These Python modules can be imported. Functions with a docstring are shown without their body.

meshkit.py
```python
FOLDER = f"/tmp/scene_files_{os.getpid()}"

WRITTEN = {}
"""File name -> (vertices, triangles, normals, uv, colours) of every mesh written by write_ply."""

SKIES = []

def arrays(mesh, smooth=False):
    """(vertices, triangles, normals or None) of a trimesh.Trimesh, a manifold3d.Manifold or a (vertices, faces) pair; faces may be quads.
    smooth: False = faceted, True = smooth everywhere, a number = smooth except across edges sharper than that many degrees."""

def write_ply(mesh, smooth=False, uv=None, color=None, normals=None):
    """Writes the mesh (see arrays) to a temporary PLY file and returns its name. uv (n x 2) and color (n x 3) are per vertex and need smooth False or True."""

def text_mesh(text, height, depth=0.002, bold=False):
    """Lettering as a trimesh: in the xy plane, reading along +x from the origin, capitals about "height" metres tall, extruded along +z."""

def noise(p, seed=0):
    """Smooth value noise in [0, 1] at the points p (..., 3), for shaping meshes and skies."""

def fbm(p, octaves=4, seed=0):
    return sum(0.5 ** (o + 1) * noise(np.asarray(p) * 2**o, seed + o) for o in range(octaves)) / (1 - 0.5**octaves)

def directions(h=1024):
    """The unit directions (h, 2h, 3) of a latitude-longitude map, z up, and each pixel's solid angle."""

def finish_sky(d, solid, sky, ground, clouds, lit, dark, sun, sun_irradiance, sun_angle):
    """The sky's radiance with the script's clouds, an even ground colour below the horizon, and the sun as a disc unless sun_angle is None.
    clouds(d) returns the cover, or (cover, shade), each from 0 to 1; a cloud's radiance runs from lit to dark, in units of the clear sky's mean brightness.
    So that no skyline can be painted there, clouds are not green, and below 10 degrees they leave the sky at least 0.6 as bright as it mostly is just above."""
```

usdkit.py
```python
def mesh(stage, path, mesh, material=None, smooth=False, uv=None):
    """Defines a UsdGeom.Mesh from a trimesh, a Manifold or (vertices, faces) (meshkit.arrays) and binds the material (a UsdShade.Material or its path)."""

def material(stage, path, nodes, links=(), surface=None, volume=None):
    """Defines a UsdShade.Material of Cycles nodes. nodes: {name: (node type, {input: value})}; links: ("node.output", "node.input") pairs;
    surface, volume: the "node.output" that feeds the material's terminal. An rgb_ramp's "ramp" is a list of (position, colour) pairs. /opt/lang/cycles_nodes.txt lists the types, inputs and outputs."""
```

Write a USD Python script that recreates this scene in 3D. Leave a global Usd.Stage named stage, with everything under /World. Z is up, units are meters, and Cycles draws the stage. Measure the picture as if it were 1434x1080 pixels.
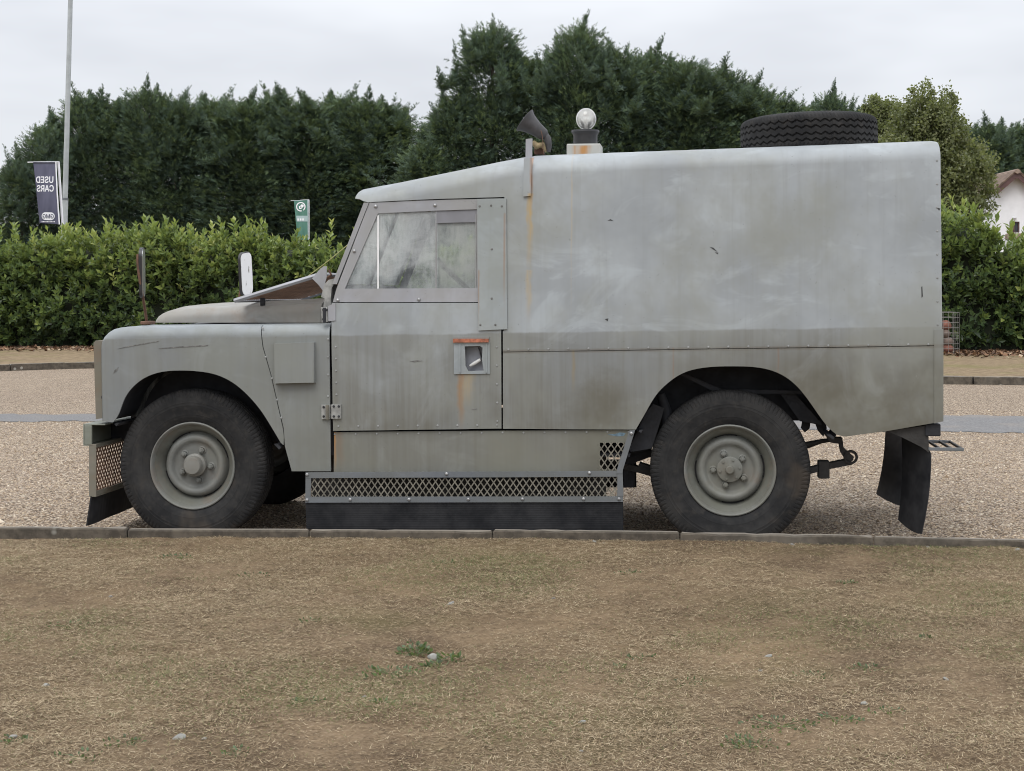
import math, random, numpy as np, trimesh, usdkit, meshkit
import manifold3d as m3
from manifold3d import Manifold, CrossSection
from shapely.geometry import Polygon, LineString, box as sbox
from shapely.ops import unary_union
from pxr import Usd, UsdGeom, UsdLux, UsdShade, Sdf, Gf, Vt

rng = np.random.default_rng(7)
random.seed(7)
stage = Usd.Stage.CreateInMemory()
UsdGeom.SetStageUpAxis(stage, UsdGeom.Tokens.z)
UsdGeom.SetStageMetersPerUnit(stage, 1.0)
UsdGeom.Xform.Define(stage, '/World')
UsdGeom.Scope.Define(stage, '/World/Looks')

# ---------------------------------------------------------------- measurements of the view (photo pixels, 1434 x 1080)
F, CX, YH = 2100.0, 717.0, 408.0
TH = math.radians(7.0)
CS, SN = math.cos(TH), math.sin(TH)
VW = -0.755                                   # outer face of the near wheels, from the centre plane of the vehicle
HUB_F, HUB_R = (270.0, 651.0), (1021.0, 658.0)
def _k(px): t = (px - CX) / F; return t, CS + t * SN
_t1, _d1 = _k(HUB_F[0]); _t2, _d2 = _k(HUB_R[0])
YC = (2.77 - (VW * CS * (_t2 / _d2 - _t1 / _d1) - VW * SN * (1 / _d2 - 1 / _d1))) / (_t2 / _d2 - _t1 / _d1)
def _uY(px, v):
    t = (px - CX) / F
    u = (t * (YC + v * CS) - v * SN) / (CS + t * SN)
    return u, YC - u * SN + v * CS
_y1, _y2 = _uY(HUB_F[0], VW)[1], _uY(HUB_R[0], VW)[1]
HUB_Z = 0.393
CAM_H = HUB_Z + 0.5 * ((HUB_F[1] - YH) * _y1 + (HUB_R[1] - YH) * _y2) / F
def L(px, py, v=-0.83):
    """a point of the vehicle (along it, up) seen at a pixel, on the plane v across it"""
    u, Y = _uY(px, v)
    return u, CAM_H - (py - YH) / F * Y
def W(px, py, Y): return np.array([(px - CX) / F * Y, Y, CAM_H - (py - YH) / F * Y])
ZF, ZR = L(*HUB_F, VW)[1] - HUB_Z, L(*HUB_R, VW)[1] - HUB_Z
TILT = (ZR - ZF) / 2.75                       # the road falls very slightly
def gz(x): return TILT * x + 0.5 * (ZF + ZR) - TILT * 0.5 * ((HUB_F[0] - CX) * _y1 + (HUB_R[0] - CX) * _y2) / F
G0 = gz(0)
def G(px, py, off=0.0):
    t = (px - CX) / F
    Y = (CAM_H - off - G0) / ((py - YH) / F + TILT * t)
    return np.array([t * Y, Y, TILT * t * Y + G0 + off])

# ---------------------------------------------------------------- camera, sky, sun, exposure
cam = UsdGeom.Camera.Define(stage, '/World/camera')
cam.CreateHorizontalApertureAttr(36.0); cam.CreateVerticalApertureAttr(36.0 * 771 / 1024)
cam.CreateFocalLengthAttr(36.0 * F / 1434)
cam.CreateVerticalApertureOffsetAttr(-(540 - YH) / 1434 * 36.0)
cam.CreateHorizontalApertureOffsetAttr(0.0)
cam.CreateClippingRangeAttr(Gf.Vec2f(0.1, 2000))
cam.AddTranslateOp().Set(Gf.Vec3d(0, 0, CAM_H)); cam.AddRotateXOp().Set(90.0)
EXPOSURE = 0.07
cam.CreateExposureAttr(EXPOSURE)
SUN_EL, SUN_AZ = math.radians(57), math.radians(205)      # azimuth from +y towards +x: behind the camera, to the left
SKY_STRENGTH, SUN_I = 0.13, 0.40
CLOUD_LIT, CLOUD_DARK = (5.45, 5.62, 5.92), (4.5, 4.65, 4.98)      # at the skyline; an overcast sky brightens evenly towards the zenith
# ---------------------------------------------------------------- node graphs
class R(str): pass
class Gr:
    def __init__(s): s.nodes, s.links, s.i = {}, [], 0
    def n(s, kind, out=None, **kw):
        s.i += 1; name = f'n{s.i}'; vals = {}
        for k, v in kw.items():
            if isinstance(v, R): s.links.append((str(v), f'{name}.{k}'))
            else: vals[k] = v
        s.nodes[name] = (kind, vals)
        return R(f'{name}.{out}') if out else name
    def math(s, op, a, b=0.5, c=0.0, clamp=False): return s.n('math', 'value', math_type=op, value1=a, value2=b, value3=c, use_clamp=clamp)
    def noise(s, vec, scale, detail=3.0, rough=0.55, **k): return s.n('noise_texture', 'fac', vector=vec, scale=scale, detail=detail, roughness=rough, **k)
    def map(s, vec, sc=(1, 1, 1), loc=(0, 0, 0)): return s.n('mapping', 'vector', vector=vec, scale=sc, location=loc)
    def ramp(s, fac, *stops): return s.n('rgb_ramp', 'color', fac=fac, ramp=list(stops))
    def rng(s, v, a, b, c=0.0, d=1.0, kind='smoothstep'): return s.n('map_range', 'result', range_type=kind, value=v, from_min=a, from_max=b, to_min=c, to_max=d, clamp=True)
    def mix(s, fac, a, b, t='mix'): return s.n('mix', 'color', mix_type=t, fac=fac, color1=a, color2=b)
    def pos(s): return s.n('geometry', 'position')
    def attr(s, a): return s.n('attribute', 'fac', attribute=a)
    def bump(s, h, dist, strength=1.0): return s.n('bump', 'normal', height=h, distance=dist, strength=strength)
    def p(s, **k): return s.n('principled_bsdf', 'BSDF', **k)
    def build(s, name, surface=None, volume=None): return usdkit.material(stage, f'/World/Looks/{name}', s.nodes, s.links, surface=str(surface) if surface else None, volume=volume)
def lin(r, g, b): return tuple(((c / 255) / 12.92 if c / 255 < 0.04045 else ((c / 255 + 0.055) / 1.055) ** 2.4) for c in (r, g, b))

# the sky: an even overcast with a hint of blue and softly darker cloud
g = Gr()
sky = g.n('sky_texture', 'color', sky_type='single_scattering', sun_disc=False, sun_elevation=SUN_EL, sun_rotation=SUN_AZ, altitude=50.0, air_density=1.0, aerosol_density=2.0, ozone_density=1.0)
tc = g.n('texture_coordinate', 'generated')
d = g.map(tc, (1.5, 1.5, 5.0))
nz = g.noise(d, 1.6, 4.0, 0.55)
cl = g.mix(g.rng(nz, 0.38, 0.66), CLOUD_DARK, CLOUD_LIT)
zz_ = R(g.n('separate_xyz', None, vector=tc) + '.z')
cl = g.mix(1.0, cl, g.n('combine_xyz', 'vector', **{k: g.math('multiply_add', g.math('maximum', zz_, 0.0), 1.52, 1.0) for k in 'xyz'}), 'multiply')
col = g.mix(0.95, sky, cl)
bg = g.n('background_shader', 'background', color=col, strength=SKY_STRENGTH)
sky_mat = g.build('overcast_sky', bg)
dome = UsdLux.DomeLight.Define(stage, '/World/sky')
dome.CreateIntensityAttr(1.0)
UsdShade.MaterialBindingAPI.Apply(dome.GetPrim()).Bind(sky_mat)
dome.GetPrim().SetCustomDataByKey('kind', 'structure'); dome.GetPrim().SetCustomDataByKey('label', 'pale overcast sky')
sun = UsdLux.DistantLight.Define(stage, '/World/sun')
sun.CreateIntensityAttr(SUN_I); sun.CreateAngleAttr(35.0); sun.CreateNormalizeAttr(True); sun.CreateColorAttr(Gf.Vec3f(1.0, 0.97, 0.93))
_ds = Gf.Vec3d(math.sin(SUN_AZ) * math.cos(SUN_EL), math.cos(SUN_AZ) * math.cos(SUN_EL), math.sin(SUN_EL))
sun.AddOrientOp().Set(Gf.Quatf(Gf.Rotation(Gf.Vec3d(0, 0, 1), _ds).GetQuat()))

# ---------------------------------------------------------------- helpers
COUNT = {}
def path_in(parent, name):
    k = (str(parent), name); n = COUNT.get(k, 0); COUNT[k] = n + 1
    return f'{parent}/{name}' + (f'_{n:03d}' if n else '')
def tag(p, label=None, cat=None, group=None, kind=None):
    p = p.GetPrim() if hasattr(p, 'GetPrim') else p
    for k, v in (('label', label), ('category', cat), ('group', group), ('kind', kind)):
        if v: p.SetCustomDataByKey(k, v)
    return p
def thing(name, label, cat, loc=(0, 0, 0), rz=0.0, group=None, kind=None):
    x = UsdGeom.Xform.Define(stage, path_in('/World', name))
    x.AddTranslateOp().Set(Gf.Vec3d(*map(float, loc)))
    if rz: x.AddRotateZOp().Set(float(rz))
    tag(x, label, cat, group, kind)
    return str(x.GetPath())
def empty(parent, name):
    return str(UsdGeom.Xform.Define(stage, path_in(parent, name)).GetPath())
def part(parent, name, mesh, mat, smooth=False, tint=None, **tags):
    m = usdkit.mesh(stage, path_in(parent, name), mesh, mat, smooth)
    if tint is not None:
        UsdGeom.PrimvarsAPI(m).CreatePrimvar('tint', Sdf.ValueTypeNames.FloatArray, 'vertex').Set(Vt.FloatArray.FromNumpy(np.asarray(tint, np.float32)))
    tag(m, **tags)
    return str(m.GetPath())
def VF(m):
    if hasattr(m, 'to_mesh'):
        q = m.to_mesh(); return np.array(q.vert_properties[:, :3], float), np.array(q.tri_verts, int)
    if hasattr(m, 'vertices'): return np.array(m.vertices, float), np.array(m.faces, int)
    v, f = np.asarray(m[0], float), np.asarray(m[1], int)
    if f.shape[1] == 4: f = np.vstack([f[:, [0, 1, 2]], f[:, [0, 2, 3]]])
    return v, f
def cat(*ms):
    vs, fs, o = [], [], 0
    for m in ms:
        v, f = VF(m); vs.append(v); fs.append(f + o); o += len(v)
    return np.vstack(vs), np.vstack(fs)
def cbox(lo, hi, ch=0.004):
    lo, hi = np.minimum(lo, hi), np.maximum(lo, hi)
    ch = min(ch, *(0.45 * (hi - lo)))
    pts = []
    for s in np.ndindex(2, 2, 2):
        c = np.where(np.array(s) == 0, lo, hi); sg = np.where(np.array(s) == 0, 1, -1)
        for k in range(3):
            q = c + sg * ch; q[k] = c[k]; pts.append(q)
    return Manifold.hull_points(np.array(pts))
def prism(poly, v0, v1):
    """polygon in (u, z), solid from v0 to v1 across"""
    poly = poly if hasattr(poly, 'exterior') else Polygon(poly)
    if not poly.is_valid: poly = poly.buffer(0)
    t = trimesh.creation.extrude_polygon(poly, abs(v1 - v0), engine='earcut')
    v = np.array(t.vertices); v = np.stack([v[:, 0], min(v0, v1) + v[:, 2], v[:, 1]], 1)
    return v, np.array(t.faces)[:, ::-1]
def man(vf):
    v, f = VF(vf)
    t = trimesh.Trimesh(v, f, process=True)
    M = Manifold(m3.Mesh(np.asarray(t.vertices, np.float32), np.asarray(t.faces, np.uint32)))
    return M
def tube(pts, r, n=8, closed=False):
    P = np.asarray(pts, float); k = len(P)
    rr = np.full(k, r, float) if np.ndim(r) == 0 else np.asarray(r, float)
    T = np.gradient(P, axis=0) if not closed else np.roll(P, -1, 0) - np.roll(P, 1, 0)
    T /= np.linalg.norm(T, axis=1, keepdims=True) + 1e-12
    a = np.array([0, 0, 1.0]) if abs(T[0][2]) < 0.9 else np.array([1.0, 0, 0])
    ring = []; A = np.cross(T[0], a); A /= np.linalg.norm(A)
    for i in range(k):
        A = A - T[i] * (A @ T[i]); A /= np.linalg.norm(A) + 1e-12; B = np.cross(T[i], A)
        th = np.arange(n) / n * 2 * math.pi
        ring.append(P[i] + rr[i] * (np.cos(th)[:, None] * A + np.sin(th)[:, None] * B))
    V = np.vstack(ring); Fc = []
    for i in range(k if closed else k - 1):
        j = (i + 1) % k
        for q in range(n):
            w = (q + 1) % n
            Fc += [[i * n + q, i * n + w, j * n + w], [i * n + q, j * n + w, j * n + q]]
    if not closed:
        V = np.vstack([V, P[0], P[-1]]); c0, c1 = len(V) - 2, len(V) - 1
        for q in range(n):
            w = (q + 1) % n
            Fc += [[c0, w, q], [c1, (k - 1) * n + q, (k - 1) * n + w]]
    return V, np.array(Fc)
def smooth_line(pts, n):
    from scipy.interpolate import PchipInterpolator, CubicSpline
    P = np.asarray(pts, float); s = np.r_[0, np.cumsum(np.linalg.norm(np.diff(P, axis=0), axis=1))]
    return CubicSpline(s, P)(np.linspace(0, s[-1], n)) if len(P) > 2 else np.linspace(P[0], P[-1], n)
def revolve(prof, n=64, axis='v', origin=(0, 0, 0), wobble=None):
    """profile (radius, position along the axis) turned about the v axis (or z)"""
    prof = np.asarray(prof, float); k = len(prof); th = np.arange(n) / n * 2 * math.pi
    r, w = prof[:, 0][:, None] * np.ones(n), prof[:, 1][:, None] * np.ones(n)
    if wobble is not None: r, w = wobble(r, w, th)
    a, b = r * np.cos(th), r * np.sin(th)
    V = np.stack([a, w, b], -1) if axis == 'v' else np.stack([a, b, w], -1)
    V = V.reshape(-1, 3) + np.asarray(origin, float)
    i, j = np.meshgrid(np.arange(k - 1), np.arange(n), indexing='ij'); jn = (j + 1) % n
    q = np.stack([i * n + j, i * n + jn, (i + 1) * n + jn, (i + 1) * n + j], -1).reshape(-1, 4)
    if axis == 'v': q = q[:, ::-1]
    return V, np.vstack([q[:, [0, 1, 2]], q[:, [0, 2, 3]]])
def xf(m, R_=None, t=(0, 0, 0)):
    v, f = VF(m)
    if R_ is not None: v = v @ np.asarray(R_).T
    return v + np.asarray(t, float), f
def rivets(pts, r=0.006, h=0.004, v_dir=-1):
    """small domed heads on a side face; pts are (u, v, z)"""
    base = []; n = 7
    for ring_r, ring_h in ((1.0, 0.0), (0.75, 0.75), (0.0, 1.0)):
        base.append([(ring_r * math.cos(2 * math.pi * k / n) * r, v_dir * ring_h * h, ring_r * math.sin(2 * math.pi * k / n) * r) for k in range(n)] if ring_r else [(0, v_dir * h, 0)])
    B = np.array(sum(base, [])); fs = []
    for k in range(n):
        w = (k + 1) % n; fs += [[k, w, n + w], [k, n + w, n + k], [n + k, n + w, 2 * n]]
    fs = np.array(fs); P = np.asarray(pts, float)
    V = (P[:, None, :] + B[None]).reshape(-1, 3)
    return V, (fs[None] + (np.arange(len(P)) * len(B))[:, None, None]).reshape(-1, 3)
def expanded(poly, cw, ch, strand):
    """expanded metal inside a polygon: diamonds cw wide, ch tall"""
    poly = Polygon(poly) if not hasattr(poly, 'exterior') else poly
    x0, y0, x1, y1 = poly.bounds; lines = []
    nx, ny = int((x1 - x0) / (cw / 2)) + 3, int((y1 - y0) / (ch / 2)) + 3
    for i in range(-1, nx):
        p = [(x0 + i * cw / 2 + (0.42 if (k + i) % 2 else -0.0) * 0 + ((cw / 4) if (k + i) % 2 else (-cw / 4)) * 0.96, y0 + k * ch / 2) for k in range(-1, ny)]
        lines.append(LineString(p).buffer(strand / 2, cap_style=2, join_style=2))
    u = unary_union(lines).intersection(poly)
    return [q for q in getattr(u, 'geoms', [u]) if q.geom_type == 'Polygon' and q.area > 1e-6]
# ---------------------------------------------------------------- vehicle materials
def local_uz(px, py): return L(px, py)
def veh_mat(name, base, dirt_shade=(0.122, 0.114, 0.085), dirt_shade_amt=0.90, rough=0.55, metal=0.0, streaks=(), rust_all=0.0, bumpy=1.0, crease_dirt_shade=True, blot=0.5):
    """weathered grey paint: grime and painted shade below the crease, thickening towards the ground, run-off streaks, pale wiped patches, fine scratches and rust runs"""
    g = Gr(); P = g.n('texture_coordinate', 'object')
    sx = g.n('separate_xyz', 'x', vector=P); sep = str(sx).split('.')[0]; sy, sz = R(sep + '.y'), R(sep + '.z')
    big = g.noise(P, 1.7, 4, 0.6); mid = g.noise(P, 6.5, 5, 0.65); fine = g.noise(P, 60, 3, 0.6)
    runs = g.noise(g.map(P, (26, 8, 0.9)), 1.0, 5, 0.65); runs2 = g.noise(g.map(P, (70, 8, 2.2), (3, 0, 1)), 1.0, 3, 0.6)
    hs = g.noise(g.map(P, (2.6, 4, 4.2), (5, 1, 2), ), 1.0, 4, 0.6, distortion=1.2)
    dark = tuple(c * 0.76 for c in base); pale = (base[0] * 1.17, base[1] * 1.19, base[2] * 1.20)
    col = g.mix(g.rng(big, 0.35, 0.68), dark, base)
    col = g.mix(g.math('multiply', g.rng(hs, 0.50, 0.66), blot), col, pale)
    col = g.mix(g.math('multiply', g.rng(runs, 0.48, 0.80), 0.34), col, tuple(c * 0.66 for c in (base[0], base[1] * 0.97, base[2] * 0.88)))
    col = g.mix(g.math('multiply', g.rng(runs2, 0.58, 0.88), 0.16), col, tuple(c * 0.6 for c in base))
    # grime plus painted shade below the body crease, broken up by run-off
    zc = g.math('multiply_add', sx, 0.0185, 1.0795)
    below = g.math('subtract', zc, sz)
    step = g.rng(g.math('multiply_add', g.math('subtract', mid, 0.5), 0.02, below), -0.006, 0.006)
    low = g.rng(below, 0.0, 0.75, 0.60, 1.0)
    gr = g.math('multiply', g.math('multiply', step, low), g.rng(g.math('add', g.math('multiply', runs, 0.35), g.math('multiply', big, 0.65)), 0.34, 0.64, 0.50, 1.12)) if crease_dirt_shade else g.rng(g.math('add', g.math('multiply', mid, 0.5), g.math('multiply', big, 0.5)), 0.35, 0.7)
    if crease_dirt_shade:   # spray thrown up behind the wheels
        sp = g.math('multiply', g.math('multiply', g.rng(sx, 0.55, 1.75), g.rng(g.math('multiply_add', g.math('subtract', big, 0.5), 0.5, below), -0.05, 0.35)), g.rng(mid, 0.25, 0.6, 0.80, 1.0))
        ar = g.math('multiply', g.math('multiply', g.rng(sx, 0.30, 0.52), g.rng(sx, 0.60, 0.75, 1.0, 0.0)), g.rng(g.math('multiply_add', g.math('subtract', mid, 0.5), 0.3, below), 0.16, 0.34))
        col = g.mix(g.math('multiply', g.math('maximum', sp, g.math('multiply', ar, 0.8)), 0.95), col, (0.122, 0.114, 0.088))
    col = g.mix(g.math('multiply', gr, dirt_shade_amt), col, dirt_shade)
    olive = g.math('multiply', g.rng(g.noise(g.map(P, (1.5, 2, 1.1), (7, 3, 4)), 1.2, 5, 0.65), 0.40, 0.66), 0.70)
    col = g.mix(olive, col, (base[0] * 0.72, base[1] * 0.69, base[2] * 0.585))
    # scratches and scuffs
    if crease_dirt_shade and name == 'weathered_grey_paint':
        ws = g.math('absolute', g.math('subtract', sz, g.math('multiply_add', sx, 0.0179, 0.986)))
        col = g.mix(g.math('multiply', g.math('multiply', g.rng(ws, 0.004, 0.014, 1.0, 0.0), g.rng(sx, 0.05, 0.06)), g.rng(mid, 0.3, 0.6, 0.12, 0.50)), col, (0.125, 0.100, 0.072))
    sc = g.noise(g.map(P, (3.0, 3, 34), (2, 9, 4)), 1.0, 5, 0.75, distortion=0.6)
    sm = g.math('multiply', g.rng(sc, 0.70, 0.75), g.rng(g.noise(P, 3.1, 2, 0.5), 0.5, 0.62))
    col = g.mix(g.math('multiply', sm, 0.55), col, (0.06, 0.06, 0.06))
    sc2 = g.noise(g.map(P, (30, 3, 4), (4, 2, 8)), 1.0, 5, 0.7, distortion=0.8)
    col = g.mix(g.math('multiply', g.math('multiply', g.rng(sc2, 0.70, 0.76), g.rng(g.noise(P, 2.3, 2, 0.5), 0.5, 0.62)), 0.45), col, (0.5, 0.51, 0.52))
    col = g.mix(g.math('multiply', g.rng(fine, 0.66, 0.76), 0.30), col, (0.10, 0.095, 0.08))
    if rust_all:
        col = g.mix(g.math('multiply', g.rng(g.noise(P, 5.0, 6, 0.7), 0.50, 0.72), rust_all), col, (0.22, 0.115, 0.06))
    # swirled wipe marks, faint
    wv = g.noise(g.map(P, (3.4, 3, 2.2), (1, 5, 2)), 1.0, 6, 0.66, distortion=1.1)
    col = g.mix(g.math('multiply', g.rng(wv, 0.54, 0.70), 0.16), col, tuple(c * 0.68 for c in base)); col = g.mix(g.math('multiply', g.rng(wv, 0.28, 0.45, 1.0, 0.0), 0.16), col, tuple(c * 1.22 for c in base))
    # rust runs: (pixel x, top y, bottom y, half width m, strength, colour)
    for (px, y0, y1, hw, st, rc) in streaks:
        u0, z0 = local_uz(px, y0); z1 = local_uz(px, y1)[1]
        wob = g.math('multiply_add', g.math('subtract', g.noise(g.map(P, (1, 1, 5)), 3.0, 2, 0.5), 0.5), hw * 1.2, g.math('subtract', sx, u0))
        ax = g.rng(g.math('absolute', wob), hw * 0.05, hw * 1.15, 1.0, 0.0)
        lenm = g.math('multiply', g.rng(sz, z1, z1 + 0.75 * (z0 - z1), 0.0, 1.0), g.rng(sz, z0, z0 + 0.012, 1.0, 0.0))
        f = g.math('multiply', g.math('multiply', ax, lenm), g.math('multiply', g.rng(g.noise(g.map(P, (60, 8, 5)), 1.0, 3, 0.6), 0.3, 0.6, 0.45, 1.0), st))
        col = g.mix(f, col, rc)
    h = g.math('add', g.math('multiply', g.noise(P, 2.4, 2, 0.5), 0.015 * bumpy), g.math('add', g.math('multiply', mid, 0.0011 * bumpy), g.math('multiply', fine, 0.00025)))
    nb = g.bump(h, 1.0, 0.8)
    ro = g.rng(mid, 0.3, 0.7, rough - 0.08, rough + 0.12)
    return g.build(name, g.p(base_color=col, roughness=ro, metallic=metal, specular_ior_level=0.4, normal=nb))
ORANGE, BROWN, YELL = (0.42, 0.20, 0.055), (0.24, 0.12, 0.055), (0.50, 0.33, 0.10)
STREAKS = [(741, 272, 395, 0.019, 0.80, (0.40, 0.27, 0.095)), (743, 220, 300, 0.010, 0.75, (0.30, 0.14, 0.05)), (740, 380, 460, 0.020, 0.35, YELL), (645, 523, 612, 0.022, 0.7, (0.30, 0.16, 0.06)), (655, 523, 580, 0.040, 0.28, YELL),
           (803, 492, 560, 0.012, 0.5, (0.26, 0.19, 0.08)), (800, 215, 470, 0.006, 0.22, YELL), (943, 489, 560, 0.006, 0.4, BROWN), (1090, 489, 550, 0.007, 0.3, BROWN), (700, 280, 470, 0.006, 0.3, BROWN)]
M = {}
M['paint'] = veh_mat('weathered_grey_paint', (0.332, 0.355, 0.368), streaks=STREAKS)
M['sill'] = veh_mat('sill_paint', (0.27, 0.28, 0.265), dirt_shade_amt=0.6, streaks=[(467, 600, 668, 0.012, 0.95, ORANGE), (474, 600, 668, 0.03, 0.35, BROWN)])
M['wing'] = veh_mat('wing_paint', (0.29, 0.315, 0.33), dirt_shade=(0.118, 0.109, 0.082), dirt_shade_amt=0.74, bumpy=1.2)
M['bonnet'] = veh_mat('bonnet_paint', (0.31, 0.305, 0.285), rust_all=0.38, crease_dirt_shade=False, dirt_shade=(0.24, 0.205, 0.16), dirt_shade_amt=0.5)
M['guardpanel'] = veh_mat('front_panel_paint', (0.22, 0.205, 0.17), rust_all=0.25, dirt_shade_amt=0.4)
M['plate'] = veh_mat('bluish_plate_paint', (0.33, 0.365, 0.39), crease_dirt_shade=False, dirt_shade=(0.27, 0.27, 0.235), dirt_shade_amt=0.4, streaks=[(706, 300, 470, 0.008, 0.5, BROWN), (670, 380, 475, 0.008, 0.5, BROWN)])
M['galv'] = veh_mat('dull_galvanised_steel', (0.355, 0.362, 0.395), crease_dirt_shade=False, dirt_shade=(0.30, 0.30, 0.30), dirt_shade_amt=0.3, rough=0.5, bumpy=0.3, blot=0.3)
M['rail'] = veh_mat('dark_galvanised_rail', (0.165, 0.18, 0.20), crease_dirt_shade=False, dirt_shade=(0.13, 0.13, 0.12), dirt_shade_amt=0.5, rough=0.5, bumpy=0.2)
M['rim'] = veh_mat('grey_green_wheel_paint', (0.235, 0.242, 0.228), crease_dirt_shade=False, dirt_shade=(0.075, 0.07, 0.055), dirt_shade_amt=0.78, rough=0.55, bumpy=0.15, rust_all=0.22)
M['barrel'] = veh_mat('dark_wheel_barrel', (0.165, 0.17, 0.15), crease_dirt_shade=False, dirt_shade=(0.06, 0.056, 0.042), dirt_shade_amt=0.8, rough=0.6, bumpy=0.15, rust_all=0.25)  # wheel paint mixed darker for the barrel
M['hub'] = veh_mat('worn_hub_metal', (0.27, 0.27, 0.25), crease_dirt_shade=False, dirt_shade=(0.12, 0.105, 0.08), dirt_shade_amt=0.7, rough=0.45, bumpy=0.15, rust_all=0.3)
M['bumper'] = veh_mat('bumper_paint', (0.22, 0.235, 0.20), crease_dirt_shade=False, dirt_shade=(0.14, 0.13, 0.09), dirt_shade_amt=0.5, bumpy=0.3)
M['beacon_box'] = veh_mat('rust_stained_box', (0.50, 0.50, 0.47), crease_dirt_shade=False, dirt_shade_amt=0.2, streaks=[(812, 198, 226, 0.045, 0.95, ORANGE), (798, 198, 240, 0.015, 0.6, ORANGE)], bumpy=0.2)
def simple(name, base, rough=0.6, var=0.25, scale=9.0, metal=0.0, bump=0.0, tone=None, **k):
    g = Gr(); P = g.n('texture_coordinate', 'object'); n1 = g.noise(P, scale, 4, 0.65)
    c = g.mix(g.rng(n1, 0.3, 0.7), tuple(x * (1 - var) for x in base), tone or tuple(x * (1 + var) for x in base))
    kw = dict(base_color=c, roughness=rough, metallic=metal, **k)
    if bump: kw['normal'] = g.bump(g.noise(P, scale * 6, 3, 0.6), bump, 0.7)
    return g.build(name, g.p(**kw))
M['chassis'] = simple('dark_dirty_steel', (0.022, 0.023, 0.027), 0.75, 0.4, 12, bump=0.002)
M['leaf_spring'] = simple('grimy_spring_steel', (0.030, 0.028, 0.026), 0.6, 0.4, 18, bump=0.002)
M['mat_rubber'] = simple('black_rubber_mat', (0.011, 0.012, 0.015), 0.6, 0.35, 7, tone=(0.030, 0.030, 0.032), bump=0.0006, specular_ior_level=0.3)
M['rusty'] = simple('brown_rust', (0.115, 0.062, 0.040), 0.85, 0.35, 25, bump=0.001)
M['mesh_steel'] = simple('expanded_steel', (0.16, 0.148, 0.118), 0.6, 0.3, 20)
M['mesh_rusty'] = simple('rusty_expanded_steel', (0.15, 0.085, 0.055), 0.8, 0.35, 20)
M['worn_steel'] = simple('worn_steel', (0.27, 0.27, 0.255), 0.6, 0.3, 20)
M['leaf_spring2'] = simple('dull_dark_rivet', (0.13, 0.128, 0.12), 0.6, 0.3, 20)
M['orange'] = simple('orange_rust_paint', (0.36, 0.125, 0.07), 0.65, 0.4, 40)
M['black'] = simple('black_plastic', (0.025, 0.025, 0.027), 0.45, 0.25, 10)
M['horn'] = simple('faded_black_horn', (0.050, 0.048, 0.050), 0.55, 0.3, 14)
M['inside'] = simple('cab_trim', (0.10, 0.10, 0.105), 0.7, 0.2, 5)
M['inside_pale'] = simple('pale_cab_paint', (0.40, 0.41, 0.41), 0.6, 0.15, 5)
M['bolt'] = simple('bright_bolt', (0.34, 0.34, 0.34), 0.45, 0.2, 30, metal=0.6)
M['rivet'] = simple('dull_rivet', (0.27, 0.275, 0.27), 0.5, 0.2, 30)
M['slot'] = simple('wheel_slot_shadow', (0.012, 0.012, 0.012), 0.9)
M['lampglass'] = simple('lamp_lens', (0.55, 0.55, 0.55), 0.15)
M['mirror'] = (lambda g: g.build('mirror_glass', g.p(base_color=(0.62, 0.63, 0.65), metallic=1.0, roughness=0.28)))(Gr())
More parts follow.
